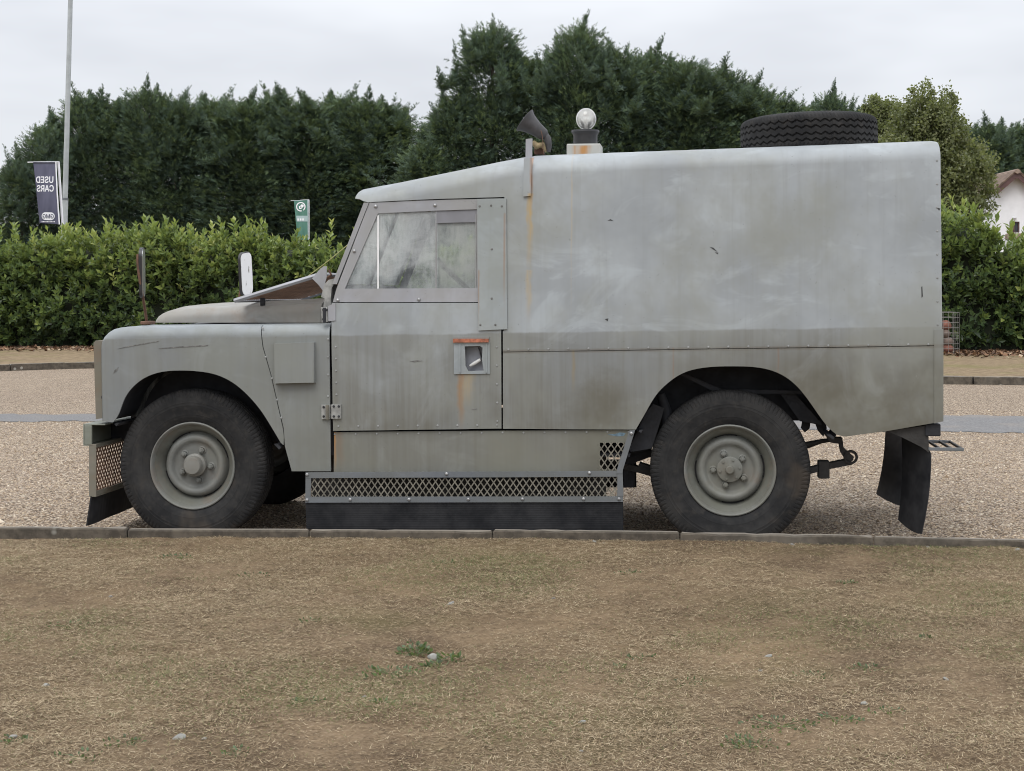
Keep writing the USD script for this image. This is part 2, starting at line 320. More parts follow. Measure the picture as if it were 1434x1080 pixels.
def _mirror_face():  # mirror face: sky reflection painted white, with peeling patches
    g = Gr(); P = g.n('texture_coordinate', 'object'); c = g.mix(g.rng(g.noise(g.map(P, (40, 40, 14)), 1.0, 4, 0.7), 0.62, 0.68), (0.80, 0.80, 0.80), (0.16, 0.15, 0.13))
    return g.build('sky_white_peeling_face', g.p(base_color=c, roughness=0.35))
M['sky_white_face'] = _mirror_face()
def _tyre():
    g = Gr(); P = g.n('texture_coordinate', 'object')
    n1, n2 = g.noise(P, 5, 5, 0.7), g.noise(P, 24, 4, 0.65)
    c = g.mix(g.rng(n1, 0.35, 0.7), (0.013, 0.0132, 0.014), (0.036, 0.035, 0.034)); c = g.mix(g.math('multiply', g.rng(n2, 0.5, 0.75), 0.40), c, (0.060, 0.053, 0.045)); c = g.mix(g.math('multiply', g.rng(g.noise(g.map(P, (3, 3, 3), (4, 4, 4)), 1.0, 3, 0.6), 0.60, 0.72), 0.42), c, (0.085, 0.066, 0.048))
    return g.build('dusty_tyre_rubber', g.p(base_color=c, roughness=0.8, specular_ior_level=0.25, normal=g.bump(n2, 0.002, 0.5)))
M['tyre'] = _tyre()
def _pane(name, dirt_lo, dirt_hi, tone=(0.62, 0.63, 0.60), low=True):
    g = Gr(); P = g.n('texture_coordinate', 'object')
    sx = g.n('separate_xyz', 'x', vector=P); sz = R(str(sx).split('.')[0] + '.z')
    glass = g.n('mix_closure', 'closure', fac=g.n('fresnel', 'fac', IOR=1.45), closure1=g.n('transparent_bsdf', 'BSDF', color=(0.90, 0.92, 0.91)), closure2=g.n('glossy_bsdf', 'BSDF', color=(0.9, 0.9, 0.9), roughness=0.05))
    film = g.n('mix_closure', 'closure', fac=0.45, closure1=g.n('diffuse_bsdf', 'BSDF', color=tone), closure2=g.n('translucent_bsdf', 'BSDF', color=tone))
    n1 = g.noise(g.map(P, (3, 3, 3.4)), 1.4, 6, 0.68, distortion=0.7); n2 = g.noise(g.map(P, (60, 60, 9)), 1.0, 4, 0.7)
    f = g.math('add', g.math('multiply', n1, 0.75), g.math('multiply', n2, 0.25))
    z0, z1 = L(600, 405)[1], L(600, 300)[1]
    hz = g.rng(g.math('multiply_add', g.math('subtract', n1, 0.5), 0.25, sz), z0 + 0.02, z0 + 0.20, 0.55 if low else 1.0, 1.0)
    f = g.math('multiply', g.rng(f, 0.36, 0.62, dirt_lo, dirt_hi), hz)
    return g.build(name, g.n('mix_closure', 'closure', fac=f, closure1=glass, closure2=film))
M['pane'] = _pane('dirty_side_pane', 0.03, 0.40, (0.80, 0.81, 0.80))
M['pane2'] = _pane('dirty_sliding_pane', 0.10, 0.46, (0.62, 0.63, 0.60))
M['screen'] = _pane('windscreen_glass', 0.05, 0.25, low=False)
def _globe():
    g = Gr()
    return g.build('clear_globe', g.n('mix_closure', 'closure', fac=g.n('fresnel', 'fac', IOR=1.6), closure1=g.n('transparent_bsdf', 'BSDF', color=(0.93, 0.93, 0.92)), closure2=g.n('glossy_bsdf', 'BSDF', color=(1, 1, 1), roughness=0.02)))
M['globe'] = _globe()
def _frost():
    g = Gr(); P = g.n('texture_coordinate', 'object')
    f = g.rng(g.noise(P, 9, 3, 0.5), 0.35, 0.65, 0.25, 0.55)
    gl_ = g.n('mix_closure', 'closure', fac=g.n('fresnel', 'fac', IOR=1.9), closure1=g.n('transparent_bsdf', 'BSDF', color=(0.93, 0.93, 0.92)), closure2=g.n('glossy_bsdf', 'BSDF', color=(1, 1, 1), roughness=0.03))
    return g.build('hazed_globe', g.n('mix_closure', 'closure', fac=f, closure1=gl_, closure2=g.n('translucent_bsdf', 'BSDF', color=(0.9, 0.9, 0.88))))
M['globe'] = _frost()
M['chrome'] = (lambda g: g.build('silvered_reflector', g.p(base_color=(0.86, 0.86, 0.85), metallic=1.0, roughness=0.16)))(Gr())

# ---------------------------------------------------------------- the vehicle
VEH = thing('utility_vehicle', 'weathered pale grey ex-military four-wheel-drive hardtop parked on gravel, facing left', 'off-road vehicle', (0, YC, 0), -math.degrees(TH))
CR0, CR1 = L(465, 470), L(1320, 457)
def crease(u): return CR0[1] + (CR1[1] - CR0[1]) * (u - CR0[0]) / (CR1[0] - CR0[0])
VM = 0.84
def side_v(u, z):
    zc = crease(u)
    return -VM + (0.062 * (z - zc) if z > zc else 0.045 * (zc - z))
def P(px, py):
    """pixel on the body side -> (u, z)"""
    v = -VM
    for _ in range(3): u, z = L(px, py, v); v = side_v(u, z)
    return u, z
def P3(px, py, out=0.0):
    u, z = P(px, py); return (u, side_v(u, z) - out, z)
def poly(pts): return [P(*p) for p in pts]
def shrink(pts, d=0.0025): return Polygon(poly(pts)).buffer(0).buffer(-d, join_style=2)
def slab(t=0.012, inset=0.0, far=False):
    V = []
    for u in (-2.3, 2.4):
        zc = crease(u)
        for dv in (inset, inset + t):
            V += [(u, -VM + 0.045 * (zc - 0.1) + dv, 0.1), (u, -VM + dv, zc), (u, -VM + 0.062 * (2.3 - zc) + dv, 2.3)]
    V = np.array(V); Fq = []
    def q(*a): Fq.append(list(a))
    for e, fl in ((0, 0), (6, 1)):
        for k in (0, 1):
            w = [e + k, e + k + 1, e + 3 + k + 1, e + 3 + k]; q(*(w if not fl else w[::-1]))
    for k in (0, 1):
        q(k, k + 6, k + 7, k + 1); q(3 + k, 3 + k + 1, 3 + k + 7, 3 + k + 6)
    q(0, 3, 9, 6); q(2, 8, 11, 5)
    v, f = VF((V, np.array(Fq)))
    if far: v = v * [1, -1, 1]; f = f[:, ::-1]
    m = man((v, f))
    if m.volume() < 0: m = man((v, f[:, ::-1]))
    return m
def skin(pts, t=0.012, inset=0.0, far=False, gap=0.0025, holes=()):
    pg = shrink(pts, gap)
    for h in holes: pg = pg.difference(Polygon(poly(h)))
    pr = man(prism(pg, -1.2, 0) if not far else prism(pg, 0, 1.2))
    return slab(t, inset, far) ^ pr
def plate(pts, out, t, gap=0.0):
    """a flat plate lying on the body side: proud by out"""
    return skin(pts, t, -out, gap=gap)

# --- roof and upper body: a loft with rounded shoulders, hollow
TOP = [(503, 271), (504.2, 267), (508, 264.5), (516, 262.8), (560, 254.6), (640, 238), (700, 225.5), (735, 219), (748, 217.2), (765, 216.3), (860, 212.6), (1000, 207.5), (1150, 202), (1306, 196.2), (1313, 197.6)]
def loft(stations, Rv=0.15, Rz=0.105, off=0.0, zb=0.25, crown=0.02, vfun=side_v, kk=9):
    rings = []
    for (u, zt, sc) in stations:
        zt = zt - off; rz, rv = Rz * sc, Rv
        zs = [zb, crease(u) if zb < crease(u) - .05 else zb + 0.01, zt - rz]
        ring = [(vfun(u, z) + off, z) for z in zs]
        v0 = ring[-1][0]
        for a in np.linspace(0, math.pi / 2, kk)[1:]:
            ring.append((v0 + rv * (1 - math.cos(a)), zt - rz + rz * math.sin(a)))
        ve = ring[-1][0]
        for w in (0.6, 0.3): ring.append((ve * w, zt + crown * (1 - w * w)))
        ring.append((0.0, zt + crown))
        ring = ring + [(-v, z) for v, z in ring[-2::-1]]
        rings.append([(u, v, z) for v, z in ring])
    n = len(rings[0]); V = [p for r in rings for p in r]; Fc = []
    for i in range(len(rings) - 1):
        for j in range(n):
            k = (j + 1) % n; a, b, c_, d_ = i * n + j, i * n + k, (i + 1) * n + k, (i + 1) * n + j
            Fc += [[a, b, c_], [a, c_, d_]]
    for i, fl in ((0, True), (len(rings) - 1, False)):
        c_ = np.mean(rings[i], axis=0); V.append(tuple(c_)); ci = len(V) - 1
        for j in range(n):
            k = (j + 1) % n; Fc.append([ci, i * n + k, i * n + j] if fl else [ci, i * n + j, i * n + k])
    m = man((np.array(V), np.array(Fc)))
    if m.volume() < 0: m = man((np.array(V), np.array(Fc)[:, ::-1]))
    return m
st = []
for i, (px, py) in enumerate(TOP):
    u, z = L(px, py, -0.70); st.append((u, z, 0.35 if i == 0 else 0.6 if i == 1 else 0.75 if i == 2 else 1.0 if i < len(TOP) - 1 else 0.93))
Sout = loft(st, off=0.0)
st_in = [(u + (0.016 if i == 0 else -0.016 if i == len(st) - 1 else 0), z, s) for i, (u, z, s) in enumerate(st)]
Sin = loft(st_in, off=0.014, zb=0.2)
shell = Sout - Sin
HT = [(480, 150), (1360, 150), (1360, 483.2), (1320, 483.8), (1200, 486), (1000, 488.5), (850, 491), (704, 493), (704, 463), (706, 463), (706, 276.2), (600, 279.4), (515, 283.6), (508, 281.8), (503.5, 279), (480, 277)]
hard = shell ^ man(prism(shrink(HT, 0.0010), -1.2, 1.2))
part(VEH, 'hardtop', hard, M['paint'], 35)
SH = [(704, 493.2), (850, 491.3), (1000, 488.8), (1200, 486.4), (1310, 484.4), (1310, 592.4), (1240, 604.5), (1182, 612)]
ARCH_R = [(1171.5, 609), (1157, 595.7), (1145, 579.6), (1130.5, 559), (1113, 538.6), (1092, 524), (1072, 517), (1037, 513.5), (1007, 513.7), (978, 516.6), (957.7, 522.5), (937, 535.6), (919.6, 553), (905, 577), (897, 591), (890.5, 602)]
def curve(pts, n=60): return [tuple(p) for p in smooth_line(pts, n)]
lower = SH + curve(ARCH_R) + [(704, 601)]
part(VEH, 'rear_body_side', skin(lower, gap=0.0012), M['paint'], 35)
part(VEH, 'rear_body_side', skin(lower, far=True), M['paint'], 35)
cs = [(1308, 462), (1321, 461), (1321, 590), (1308, 593)]
part(VEH, 'corner_capping', plate(cs, 0.004, 0.02), M['paint'])
uR = P(1318, 480)[0]
part(VEH, 'rear_door', cbox((uR - 0.03, -0.80, L(1320, 590)[1]), (uR, 0.80, L(1320, 486)[1]), 0.006), M['paint'])
# --- door
DOOR = [(463.9, 423.6), (702.8, 423.6), (702.8, 601), (465.8, 604.3)]
hole = [(651, 485), (672, 484.5), (676, 487), (675, 503), (677.5, 519), (656, 520), (652, 512)]
door = empty(VEH, 'door')
for far in (False, True):
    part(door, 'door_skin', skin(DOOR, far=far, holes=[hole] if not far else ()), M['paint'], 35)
WF = [(465, 423.8), (470, 405), (516.5, 283.5), (600, 279.9), (704, 277), (704, 423.8)]
GLASS = [(482.5, 404.5), (529, 299), (600, 295.5), (667.5, 293), (668, 403.5)]
for far in (False, True):
    part(door, 'window_frame', skin(WF, t=0.020, inset=0.004, far=far, holes=[GLASS]), M['galv'], 35)
def pane(pts, inset, far=False): return skin(pts, t=0.004, inset=inset, far=far, gap=-0.004)
part(door, 'window_pane', pane([(482.5, 404.5), (529, 299), (612, 295), (612, 404.5)], 0.013), M['pane'])
part(door, 'window_pane', pane([(609, 404.5), (609, 295), (668, 293), (668, 404.5)], 0.019), M['pane2'], label='sliding half of the side window')
part(door, 'window_pane', pane(GLASS, 0.013, True), M['screen'])
part(door, 'window_channel', plate([(527.8, 302), (530, 301), (530, 405), (527.8, 405)], -0.008, 0.008), simple('white_channel', (0.75, 0.75, 0.74), 0.5, 0.08))
part(door, 'window_channel', plate([(611, 294.5), (668, 293), (668, 311), (611, 312.5)], -0.010, 0.006), simple('grey_strip', (0.19, 0.19, 0.205), 0.5, 0.1))
part(door, 'window_channel', plate([(609.3, 295), (611, 295), (611, 404), (609.3, 404)], -0.009, 0.006), M['galv'])
part(door, 'window_channel', plate([(665.5, 300), (667, 300), (667, 403.5), (665.5, 403.5)], -0.006, 0.006), M['galv'])
for (px, py) in [(526, 289), (609, 287.5), (496, 351.5), (473, 420.5), (586.5, 419.5)]:
    u, v, z = P3(px, py, 0.0); part(door, 'window_bolt', xf(revolve([(0.0095, 0), (0.009, -0.004), (0.006, -0.0075), (0.0001, -0.0085)], 14), t=(u, v + 0.004, z)), M['bolt'], True)
# handle recess: plate with an opening, a well behind it and the lever
hp = [(636, 480), (686, 479), (686, 523.5), (636, 524)]
inner_hole = [(651, 485), (672, 484.5), (676, 487), (675, 503), (677.5, 519), (656, 520), (652, 512)]
part(door, 'handle_plate', skin(hp, t=0.006, inset=-0.0055, gap=0, holes=[hole]), M['plate'])
for xx in (644.5, 681.5): part(door, 'handle_flange', plate([(xx - 1, 481), (xx + 1, 481), (xx + 1, 522), (xx - 1, 522)], 0.009, 0.006), M['plate'])
part(door, 'rain_strip', plate([(635, 474.5), (684.5, 474.5), (684.5, 479.2), (635, 479.8)], 0.016, 0.018), M['orange'])
part(door, 'rain_strip', plate([(635.5, 471.6), (685, 471.6), (685, 474.4), (635.5, 474.4)], 0.006, 0.008), M['paint'])
a, b = P(649, 483), P(679, 522)
part(door, 'handle_well', cbox((a[0], side_v(*a) + 0.045, b[1]), (b[0], side_v(*a) + 0.055, a[1]), 0.002), simple('well_grey', (0.27, 0.28, 0.31), 0.5, 0.15))
hl = [np.array(P3(x, y, -0.022)) for x, y in ((657, 513), (664, 509), (672, 504))]
part(door, 'handle_lever', tube(hl, [0.006, 0.0095, 0.0085], 10), simple('pale_lever', (0.62, 0.62, 0.60), 0.4, 0.1), True)
hl = [np.array(P3(x, y, -0.028)) for x, y in ((669, 487), (671, 492), (673.5, 503), (676, 512))]
part(door, 'handle_cable', tube(hl, 0.0035, 8), M['black'], True)
# plate over the door pillar
part(VEH, 'pillar_plate', plate([(668.5, 279), (709, 278), (710.5, 461), (670, 463)], 0.0085, 0.006), M['plate'])
part(VEH, 'rivets', rivets([P3(x, y, 0.0085) for x, y in ((672, 289), (688, 288), (689, 349), (689, 418), (673, 455), (694, 455), (703, 289))], 0.006, 0.0035), M['leaf_spring2'], 30, kind='stuff')
# sill
part(VEH, 'sill_panel', skin([(466.5, 605), (600, 603.5), (889, 602), (874, 633), (867, 660), (838, 664), (466, 664)], t=0.008, inset=0.012, holes=[[(840, 620.5), (876, 620.5), (866, 658), (840, 658)]]), M['sill'], 35)
part(VEH, 'sill_panel', skin([(466.5, 606), (889, 603), (866, 660), (466, 664)], t=0.008, inset=0.012, far=True), M['sill'], 35)
part(VEH, 'paint_smear', plate([(850, 609), (862, 608), (868, 606), (876, 607), (873, 611), (864, 611.5)], -0.0114, 0.001), simple('blue_paint', (0.13, 0.20, 0.25), 0.5, 0.35, 60))
# rivet rows
rows = []
for a, b, n in [((712, 489.5), (1300, 482.3), 22), ((468, 608.5), (880, 605), 15), ((470, 486), (471.5, 586), 7), ((474, 597), (696, 595.5), 9), ((695.5, 486), (696.5, 590), 5), ((1311, 470), (1311.5, 588), 9), ((1312, 225), (1313, 455), 8)]:
    for t in np.linspace(0, 1, n): rows.append(P3(a[0] + (b[0] - a[0]) * t, a[1] + (b[1] - a[1]) * t, 0.0 if a[0] != 468 else -0.012))
part(VEH, 'rivets', rivets(rows, 0.0055, 0.0032), M['rivet'], 30, kind='stuff')
# scuffs
scm = simple('scuff_black', (0.035, 0.035, 0.034), 0.7, 0.3, 50)
for i, pts in enumerate([[(851, 309), (855, 307), (859, 309.5), (855, 309)], [(994, 346), (999, 347), (1005, 353), (998, 349)], [(1290, 402), (1291.5, 401), (1292.5, 415), (1290.5, 417)], [(1001, 353.5), (1006, 354), (1005, 356)], [(847, 447), (852, 446), (851, 450)], [(1312, 291), (1317, 292), (1315, 295)]]):
    part(VEH, 'scuff', plate(pts, 0.0012, 0.001), scm)
uRr_w = L(*HUB_R, VW)[0]
# --- wings
WT = [(143.2, 484), (144.5, 476), (147, 470.5), (152, 465.5), (160, 461), (170, 458.6), (182, 457.4), (240, 456.6), (361, 455.4), (463.7, 454.4)]
def wing_loft(off, flip):
    stt = []
    for i, (px, py) in enumerate(WT):
        u, z = L(px, py, -0.80); stt.append((u + (off if i == 0 else 0), z - off, max(0.35, min(1, i / 4))))
    rings = []
    zb = 0.25
    for (u, zt, sc) in stt:
        rz, rv = 0.055 * sc, 0.05
        vo = lambda z: side_v(u, min(z, crease(u))) + off + (0.035 * (1 - sc))
        ring = [(vo(z), z) for z in (zb, zt - rz)]
        for a_ in np.linspace(0, math.pi / 2, 8)[1:]:
            ring.append((ring[1][0] + rv * (1 - math.cos(a_)), zt - rz + rz * math.sin(a_)))
        ring += [(-0.62, zt + 0.001), (-0.46 - off, zt + 0.002), (-0.46 - off, zb)]
        rings.append([(u, v if not flip else -v, z) for v, z in ring])
    n = len(rings[0]); V = [p for r in rings for p in r]; Fc = []
    for i in range(len(rings) - 1):
        for j in range(n):
            k = (j + 1) % n; Fc += [[i * n + j, i * n + k, (i + 1) * n + k], [i * n + j, (i + 1) * n + k, (i + 1) * n + j]]
    for i, fl in ((0, True), (len(rings) - 1, False)):
        c_ = np.mean(rings[i], axis=0); V.append(tuple(c_)); ci = len(V) - 1
        for j in range(n):
            k = (j + 1) % n; Fc.append([ci, i * n + k, i * n + j] if fl else [ci, i * n + j, i * n + k])
    m = man((np.array(V), np.array(Fc)))
    return m if m.volume() > 0 else man((np.array(V), np.array(Fc)[:, ::-1]))
ARCH_F = [(145.6, 590.5), (158, 591.6), (164.5, 583), (174, 559), (188, 540), (207, 527), (229, 520.5), (252, 519), (276, 520), (304.6, 525.5), (326.7, 536.5), (348.7, 555.4), (364.5, 574), (377, 593), (386, 608), (393, 620), (397, 623.5)]
seam = [(397.5, 609), (396, 600), (378.6, 524), (367.6, 486), (363, 440)]
wf = [ARCH_F[0], ARCH_F[1]] + curve(ARCH_F[1:16], 50) + [(397, 623.5), (397.5, 611)] + seam[1:] + [(120, 440), (130, 590)]
wr = [(364.2, 440), (368.8, 486), (379.7, 524), (397.3, 600), (399, 625), (408.5, 660), (464, 660), (463.2, 440)]
for flip in (False, True):
    sh = wing_loft(0.0, flip) - wing_loft(0.010, flip)
    v0, v1 = (-1.2, 0) if not flip else (0, 1.2)
    part(VEH, 'front_wing', sh ^ man(prism(Polygon(poly(wf)).buffer(0), v0, v1)), M['wing'], 40)
    part(VEH, 'wing_rear_panel', sh ^ man(prism(Polygon(poly(wr)).buffer(0), v0, v1)), M['wing'], 40)
rw = [P3(365.5 + 2.5, 460), P3(372, 500), P3(381, 530), P3(388, 560), P3(394, 585)] + [P3(459.5, y) for y in (475, 500, 525, 555)]
part(VEH, 'rivets', rivets(rw, 0.006, 0.004), M['rivet'], 30, kind='stuff')
part(VEH, 'wing_seam', skin([(x - 7, y) for x, y in ((363.5, 462), (368, 486), (379, 524), (396.5, 600), (398, 620))] + [(x + 7, y) for x, y in ((398, 620), (396.5, 600), (379, 524), (368, 486), (363.5, 462))], t=0.004, inset=0.0105), M['chassis'])
bx = [(385.5, 481), (441, 479.5), (441.5, 535.5), (387, 536.5)]
part(VEH, 'side_box', man(prism(poly(bx), side_v(*P(410, 508)) - 0.028, side_v(*P(410, 508)) + 0.004)), M['wing'])
part(VEH, 'side_box_seam', plate([(384.5, 480), (442, 478.5), (442.7, 536.8), (386, 538)], 0.004, 0.004), M['wing'])
# hinges
hg = empty(VEH, 'door_hinge')
part(hg, 'hinge_leaf', plate([(450.5, 567), (463, 567), (463, 586.5), (451, 587)], 0.010, 0.012), M['worn_steel'])
part(hg, 'hinge_leaf', plate([(464.5, 566.5), (478, 566), (478, 586), (464.5, 586.5)], 0.010, 0.012), M['worn_steel'])
part(hg, 'hinge_knuckle', tube([P3(459.5, 567, 0.014), P3(459.5, 587, 0.014)], 0.009, 10), M['mesh_steel'], 40)
part(hg, 'hinge_bolts', rivets([P3(x, y, 0.010) for x, y in ((468, 569), (475, 569), (468, 583), (475, 583), (454, 570), (454, 583))], 0.007, 0.005), M['chassis'], 30)
hg = empty(VEH, 'door_hinge')
part(hg, 'hinge_leaf', plate([(450, 430), (459, 430), (459, 451), (451, 452)], 0.008, 0.012), M['worn_steel'])
part(hg, 'hinge_leaf', plate([(459.5, 429), (470, 424), (470, 449), (460, 450)], 0.005, 0.010), M['galv'])
part(hg, 'hinge_knuckle', tube([P3(455, 431, 0.012), P3(455, 452, 0.012)], 0.008, 10), M['chassis'], 40)
part(hg, 'hinge_bolts', rivets([P3(x, y, 0.008) for x, y in ((453, 434), (458, 434), (453, 447))], 0.006, 0.005), M['chassis'], 30)
# bulkhead edge between wing and door, windscreen frame
bk = [(450, 430), (452, 418), (447, 416), (450, 405), (452, 398), (458, 392), (466, 390), (465.5, 397), (462, 404), (460.5, 420), (461, 430)]
part(VEH, 'bulkhead_bracket', man(prism(poly(bk), -0.79, -0.74)), M['worn_steel'])
sf = [(463.5, 398), (470, 398), (516.5, 284), (509.5, 284)]
for s in (-1, 1): part(VEH, 'windscreen_pillar', man(prism(poly(sf), s * 0.735, s * 0.80)), M['galv'])
sg = [(466, 397), (468, 397), (514, 285), (512, 285)]
part(VEH, 'windscreen', man(prism(poly(sg), -0.734, 0.734)), M['screen'])
for v0 in (-0.02,): part(VEH, 'windscreen_pillar', man(prism(poly(sf), v0, v0 + 0.04)), M['galv'])
pz = [P(463.5, 398), P(472, 398), P(468, 425), P(461, 425)]
part(VEH, 'bulkhead', man(prism([P(458, 399), P(468, 399), P(466, 640), P(456, 640)], -0.735, 0.735)), M['inside'])
# --- bonnet
BT = [(218, 450), (218.6, 446), (221, 442.2), (226, 439), (233, 436), (241.7, 434), (262, 432.2), (289, 430.6), (330, 429), (367.6, 427.6), (451, 423.5)]
rings = []
for i, (px, py) in enumerate(BT):
    u, z = L(px, py, -0.47); sc = min(1, 0.35 + i * 0.16); zb = L(px, 452, -0.5)[1]
    hw = 0.50 - 0.03 * max(0, 1 - i / 4)
    ring = [(-hw, zb), (-hw, max(zb + 0.002, z - 0.055 * sc))]
    for a_ in np.linspace(0, math.pi / 2, 7)[1:]: ring.append((-hw + 0.06 * (1 - math.cos(a_)), max(zb + 0.003, z - 0.055 * sc) + (z - max(zb + 0.003, z - 0.055 * sc)) * math.sin(a_)))
    ring += [(-0.25, z + 0.018 * sc), (0, z + 0.025 * sc)]
    ring += [(-v, zz) for v, zz in ring[-2::-1]]
    rings.append([(u, v, zz) for v, zz in ring])
n = len(rings[0]); V = [p for r in rings for p in r]; Fc = []
for i in range(len(rings) - 1):
    for j in range(n):
        k = (j + 1) % n; Fc += [[i * n + j, (i + 1) * n + k, i * n + k], [i * n + j, (i + 1) * n + j, (i + 1) * n + k]]
for i, fl in ((0, False), (len(rings) - 1, True)):
    c_ = np.mean(rings[i], axis=0); V.append(tuple(c_)); ci = len(V) - 1
    for j in range(n):
        k = (j + 1) % n; Fc.append([ci, i * n + k, i * n + j] if fl else [ci, i * n + j, i * n + k])
bm = man((np.array(V), np.array(Fc)));
if bm.volume() < 0: bm = man((np.array(V), np.array(Fc)[:, ::-1]))
part(VEH, 'bonnet', bm, M['bonnet'], 40)
u0, u1, zt = L(200, 455, -.5)[0], L(455, 455, -.5)[0], L(330, 455.5, -.5)[1]
part(VEH, 'engine_bay', cbox((u0, -0.455, 0.62), (u1, 0.455, zt - 0.01), 0.01), M['chassis'])
# --- front end
uf0, uf1 = L(130.8, 480, -0.79)[0], L(144, 480, -0.79)[0]
z1, z0 = L(132, 477, -0.79)[1], L(140, 586, -0.79)[1]
fp = Polygon([(L(131, 481, -0.79)[0], z1 - 0.012), (L(134, 477, -0.79)[0], z1), (L(144.5, 476.5, -0.79)[0], z1), (L(143, 585, -.79)[0], z0), (L(134.2, 588, -.79)[0], z0 - 0.005)])
for s in (-1, 1): part(VEH, 'front_panel', man(prism(fp, s * 0.42, s * 0.79)), M['guardpanel'])
part(VEH, 'grille', man(prism(Polygon([(uf0 + .01, z0), (uf0 + .01, z1 - .02), (uf1, z1 - .02), (uf1, z0)]), -0.418, 0.418)), M['chassis'])
gp = expanded(sbox(-0.40, z0 + 0.02, 0.40, z1 - 0.04), 0.045, 0.05, 0.007)
gm = cat(*[trimesh.creation.extrude_polygon(q, 0.003, engine='earcut') for q in gp]); gv, gf = VF(gm)
part(VEH, 'grille_mesh', (np.stack([uf0 + 0.004 - gv[:, 2], gv[:, 0], gv[:, 1]], 1), gf), M['mesh_steel'])
for s in (-1, 1):
    hl_ = empty(VEH, 'headlight')
    part(hl_, 'headlight_rim', xf(revolve([(0.075, 0), (0.10, 0.0), (0.105, -0.012), (0.098, -0.02), (0.088, -0.016)], 32), np.array([[0, 1, 0], [1, 0, 0], [0, 0, 1.0]]), (uf0 - 0.002, s * 0.605, z1 - 0.18)), M['mesh_steel'], True)
    part(hl_, 'headlight_lens', xf(revolve([(0.09, -0.012), (0.06, -0.028), (0.0001, -0.036)], 32), np.array([[0, 1, 0], [1, 0, 0], [0, 0, 1.0]]), (uf0 - 0.002, s * 0.605, z1 - 0.18)), M['lampglass'], True)
part(VEH, 'side_bolt', tube([P3(141.5, 557, -0.04), P3(141.5, 557, -0.03)], 0.012, 12), M['chassis'])
# bumper: a channel with closed ends and a flange above
VB = -0.80
ub0, ub1 = L(116.2, 600, VB)[0], L(128.3, 600, VB)[0]
zb0, zb1 = L(122, 623, VB)[1], L(122, 595.5, VB)[1]
part(VEH, 'bumper', cat(cbox((ub0, VB, zb0), (ub0 + 0.008, -VB, zb1), 0.002), cbox((ub0, VB, zb0 - 0.006), (ub0 + 0.055, -VB, zb0), 0.002), cbox((ub0, VB, zb1), (ub0 + 0.12, -VB, zb1 + 0.006), 0.002), cbox((ub0 + .0082, VB, zb0), (ub1, VB + 0.012, zb1), 0.002), cbox((ub0 + .0082, -VB - 0.012, zb0), (ub1, -VB, zb1), 0.002)), M['bumper'])
for s in (-1, 1):
    zc0 = L(1240, 600)[1]
    part(VEH, 'chassis_rail', cbox((ub0 + 0.01, s * 0.40 - 0.05, zb0 - 0.01), (uRr_w + 0.15, s * 0.40 + 0.05, zb1 - 0.01), 0.006), M['chassis'])
    part(VEH, 'chassis_rail', man(prism([(uRr_w - 0.45, zb1 - 0.03), (uRr_w - 0.1, zc0 + 0.02), (uR - 0.05, zc0 + 0.02), (uR - 0.05, zc0 + 0.12), (uRr_w - 0.15, zc0 + 0.12), (uRr_w - 0.5, zb1 + 0.05)], s * 0.40 - 0.048, s * 0.40 + 0.048)), M['chassis'])
part(VEH, 'belly_panel', cbox((L(420, 690)[0], -0.60, L(600, 700, -0.60)[1]), (L(845, 690)[0], -0.585, L(600, 655)[1] + .12), 0.003), simple('grimy_inner_panel', (0.042, 0.040, 0.036), 0.8, 0.5, 10))
um0, um1 = L(124.5, 660, VB)[0], L(134.5, 660, VB)[0]
zm0, zm1 = L(129, 696, VB)[1], L(129, 622, VB)[1]
gm_ = empty(VEH, 'front_guard')
fr = []
fr.append(cbox((um0, VB, zm0), (um1, VB + 0.006, zm1), 0.001)); fr.append(cbox((um0, -VB - 0.006, zm0), (um1, -VB, zm1), 0.001))
fr.append(cbox((um0, VB + .007, zm0), (um1, -VB - .007, zm0 + 0.006), 0.001)); fr.append(cbox((um1 - 0.006, VB + .007, zm0 + .007), (um1, -VB - .007, zm0 + 0.030), 0.001)); fr.append(cbox((um1 - 0.006, VB + .007, zm1 - 0.02), (um1, -VB - .007, zm1), 0.001))
part(gm_, 'guard_frame', cat(*fr), M['guardpanel'])
gp = expanded(sbox(VB + 0.008, zm0 + 0.02, -VB - 0.008, zm1 - 0.008), 0.035, 0.040, 0.0068)
gv, gf = VF(cat(*[trimesh.creation.extrude_polygon(q, 0.004, engine='earcut') for q in gp]))
part(gm_, 'guard_mesh', (np.stack([um1 - 0.012 - gv[:, 2], gv[:, 0], gv[:, 1]], 1), gf), M['mesh_rusty'])
us0, us1 = L(119.3, 700, VB)[0], L(121.5, 700, VB)[0]
sk = []
zs0, zs1 = L(120, 736.5, VB)[1], L(120, 694.5, VB)[1]
nu = 40; vv = np.linspace(VB, -VB, nu); off = 0.006 * np.sin(vv * 7) + 0.004 * np.sin(vv * 17 + 1)
top, bot = np.stack([np.full(nu, us1 + 0.02), vv, np.full(nu, zs1)], 1), np.stack([us0 + off, vv, np.full(nu, zs0)], 1)
A = np.vstack([top, bot, top + [0.007, 0, 0], bot + [0.007, 0, 0]]); Fq = []
for i in range(nu - 1):
    Fq += [[i, i + 1, nu + i + 1, nu + i], [2 * nu + i, 3 * nu + i, 3 * nu + i + 1, 2 * nu + i + 1], [i, 2 * nu + i, 2 * nu + i + 1, i + 1], [nu + i, nu + i + 1, 3 * nu + i + 1, 3 * nu + i]]
Fq += [[0, nu, 3 * nu, 2 * nu], [nu - 1, 3 * nu - 1, 4 * nu - 1, 2 * nu - 1]]
part(gm_, 'guard_skirt', (A, np.array(Fq)), M['mat_rubber'])
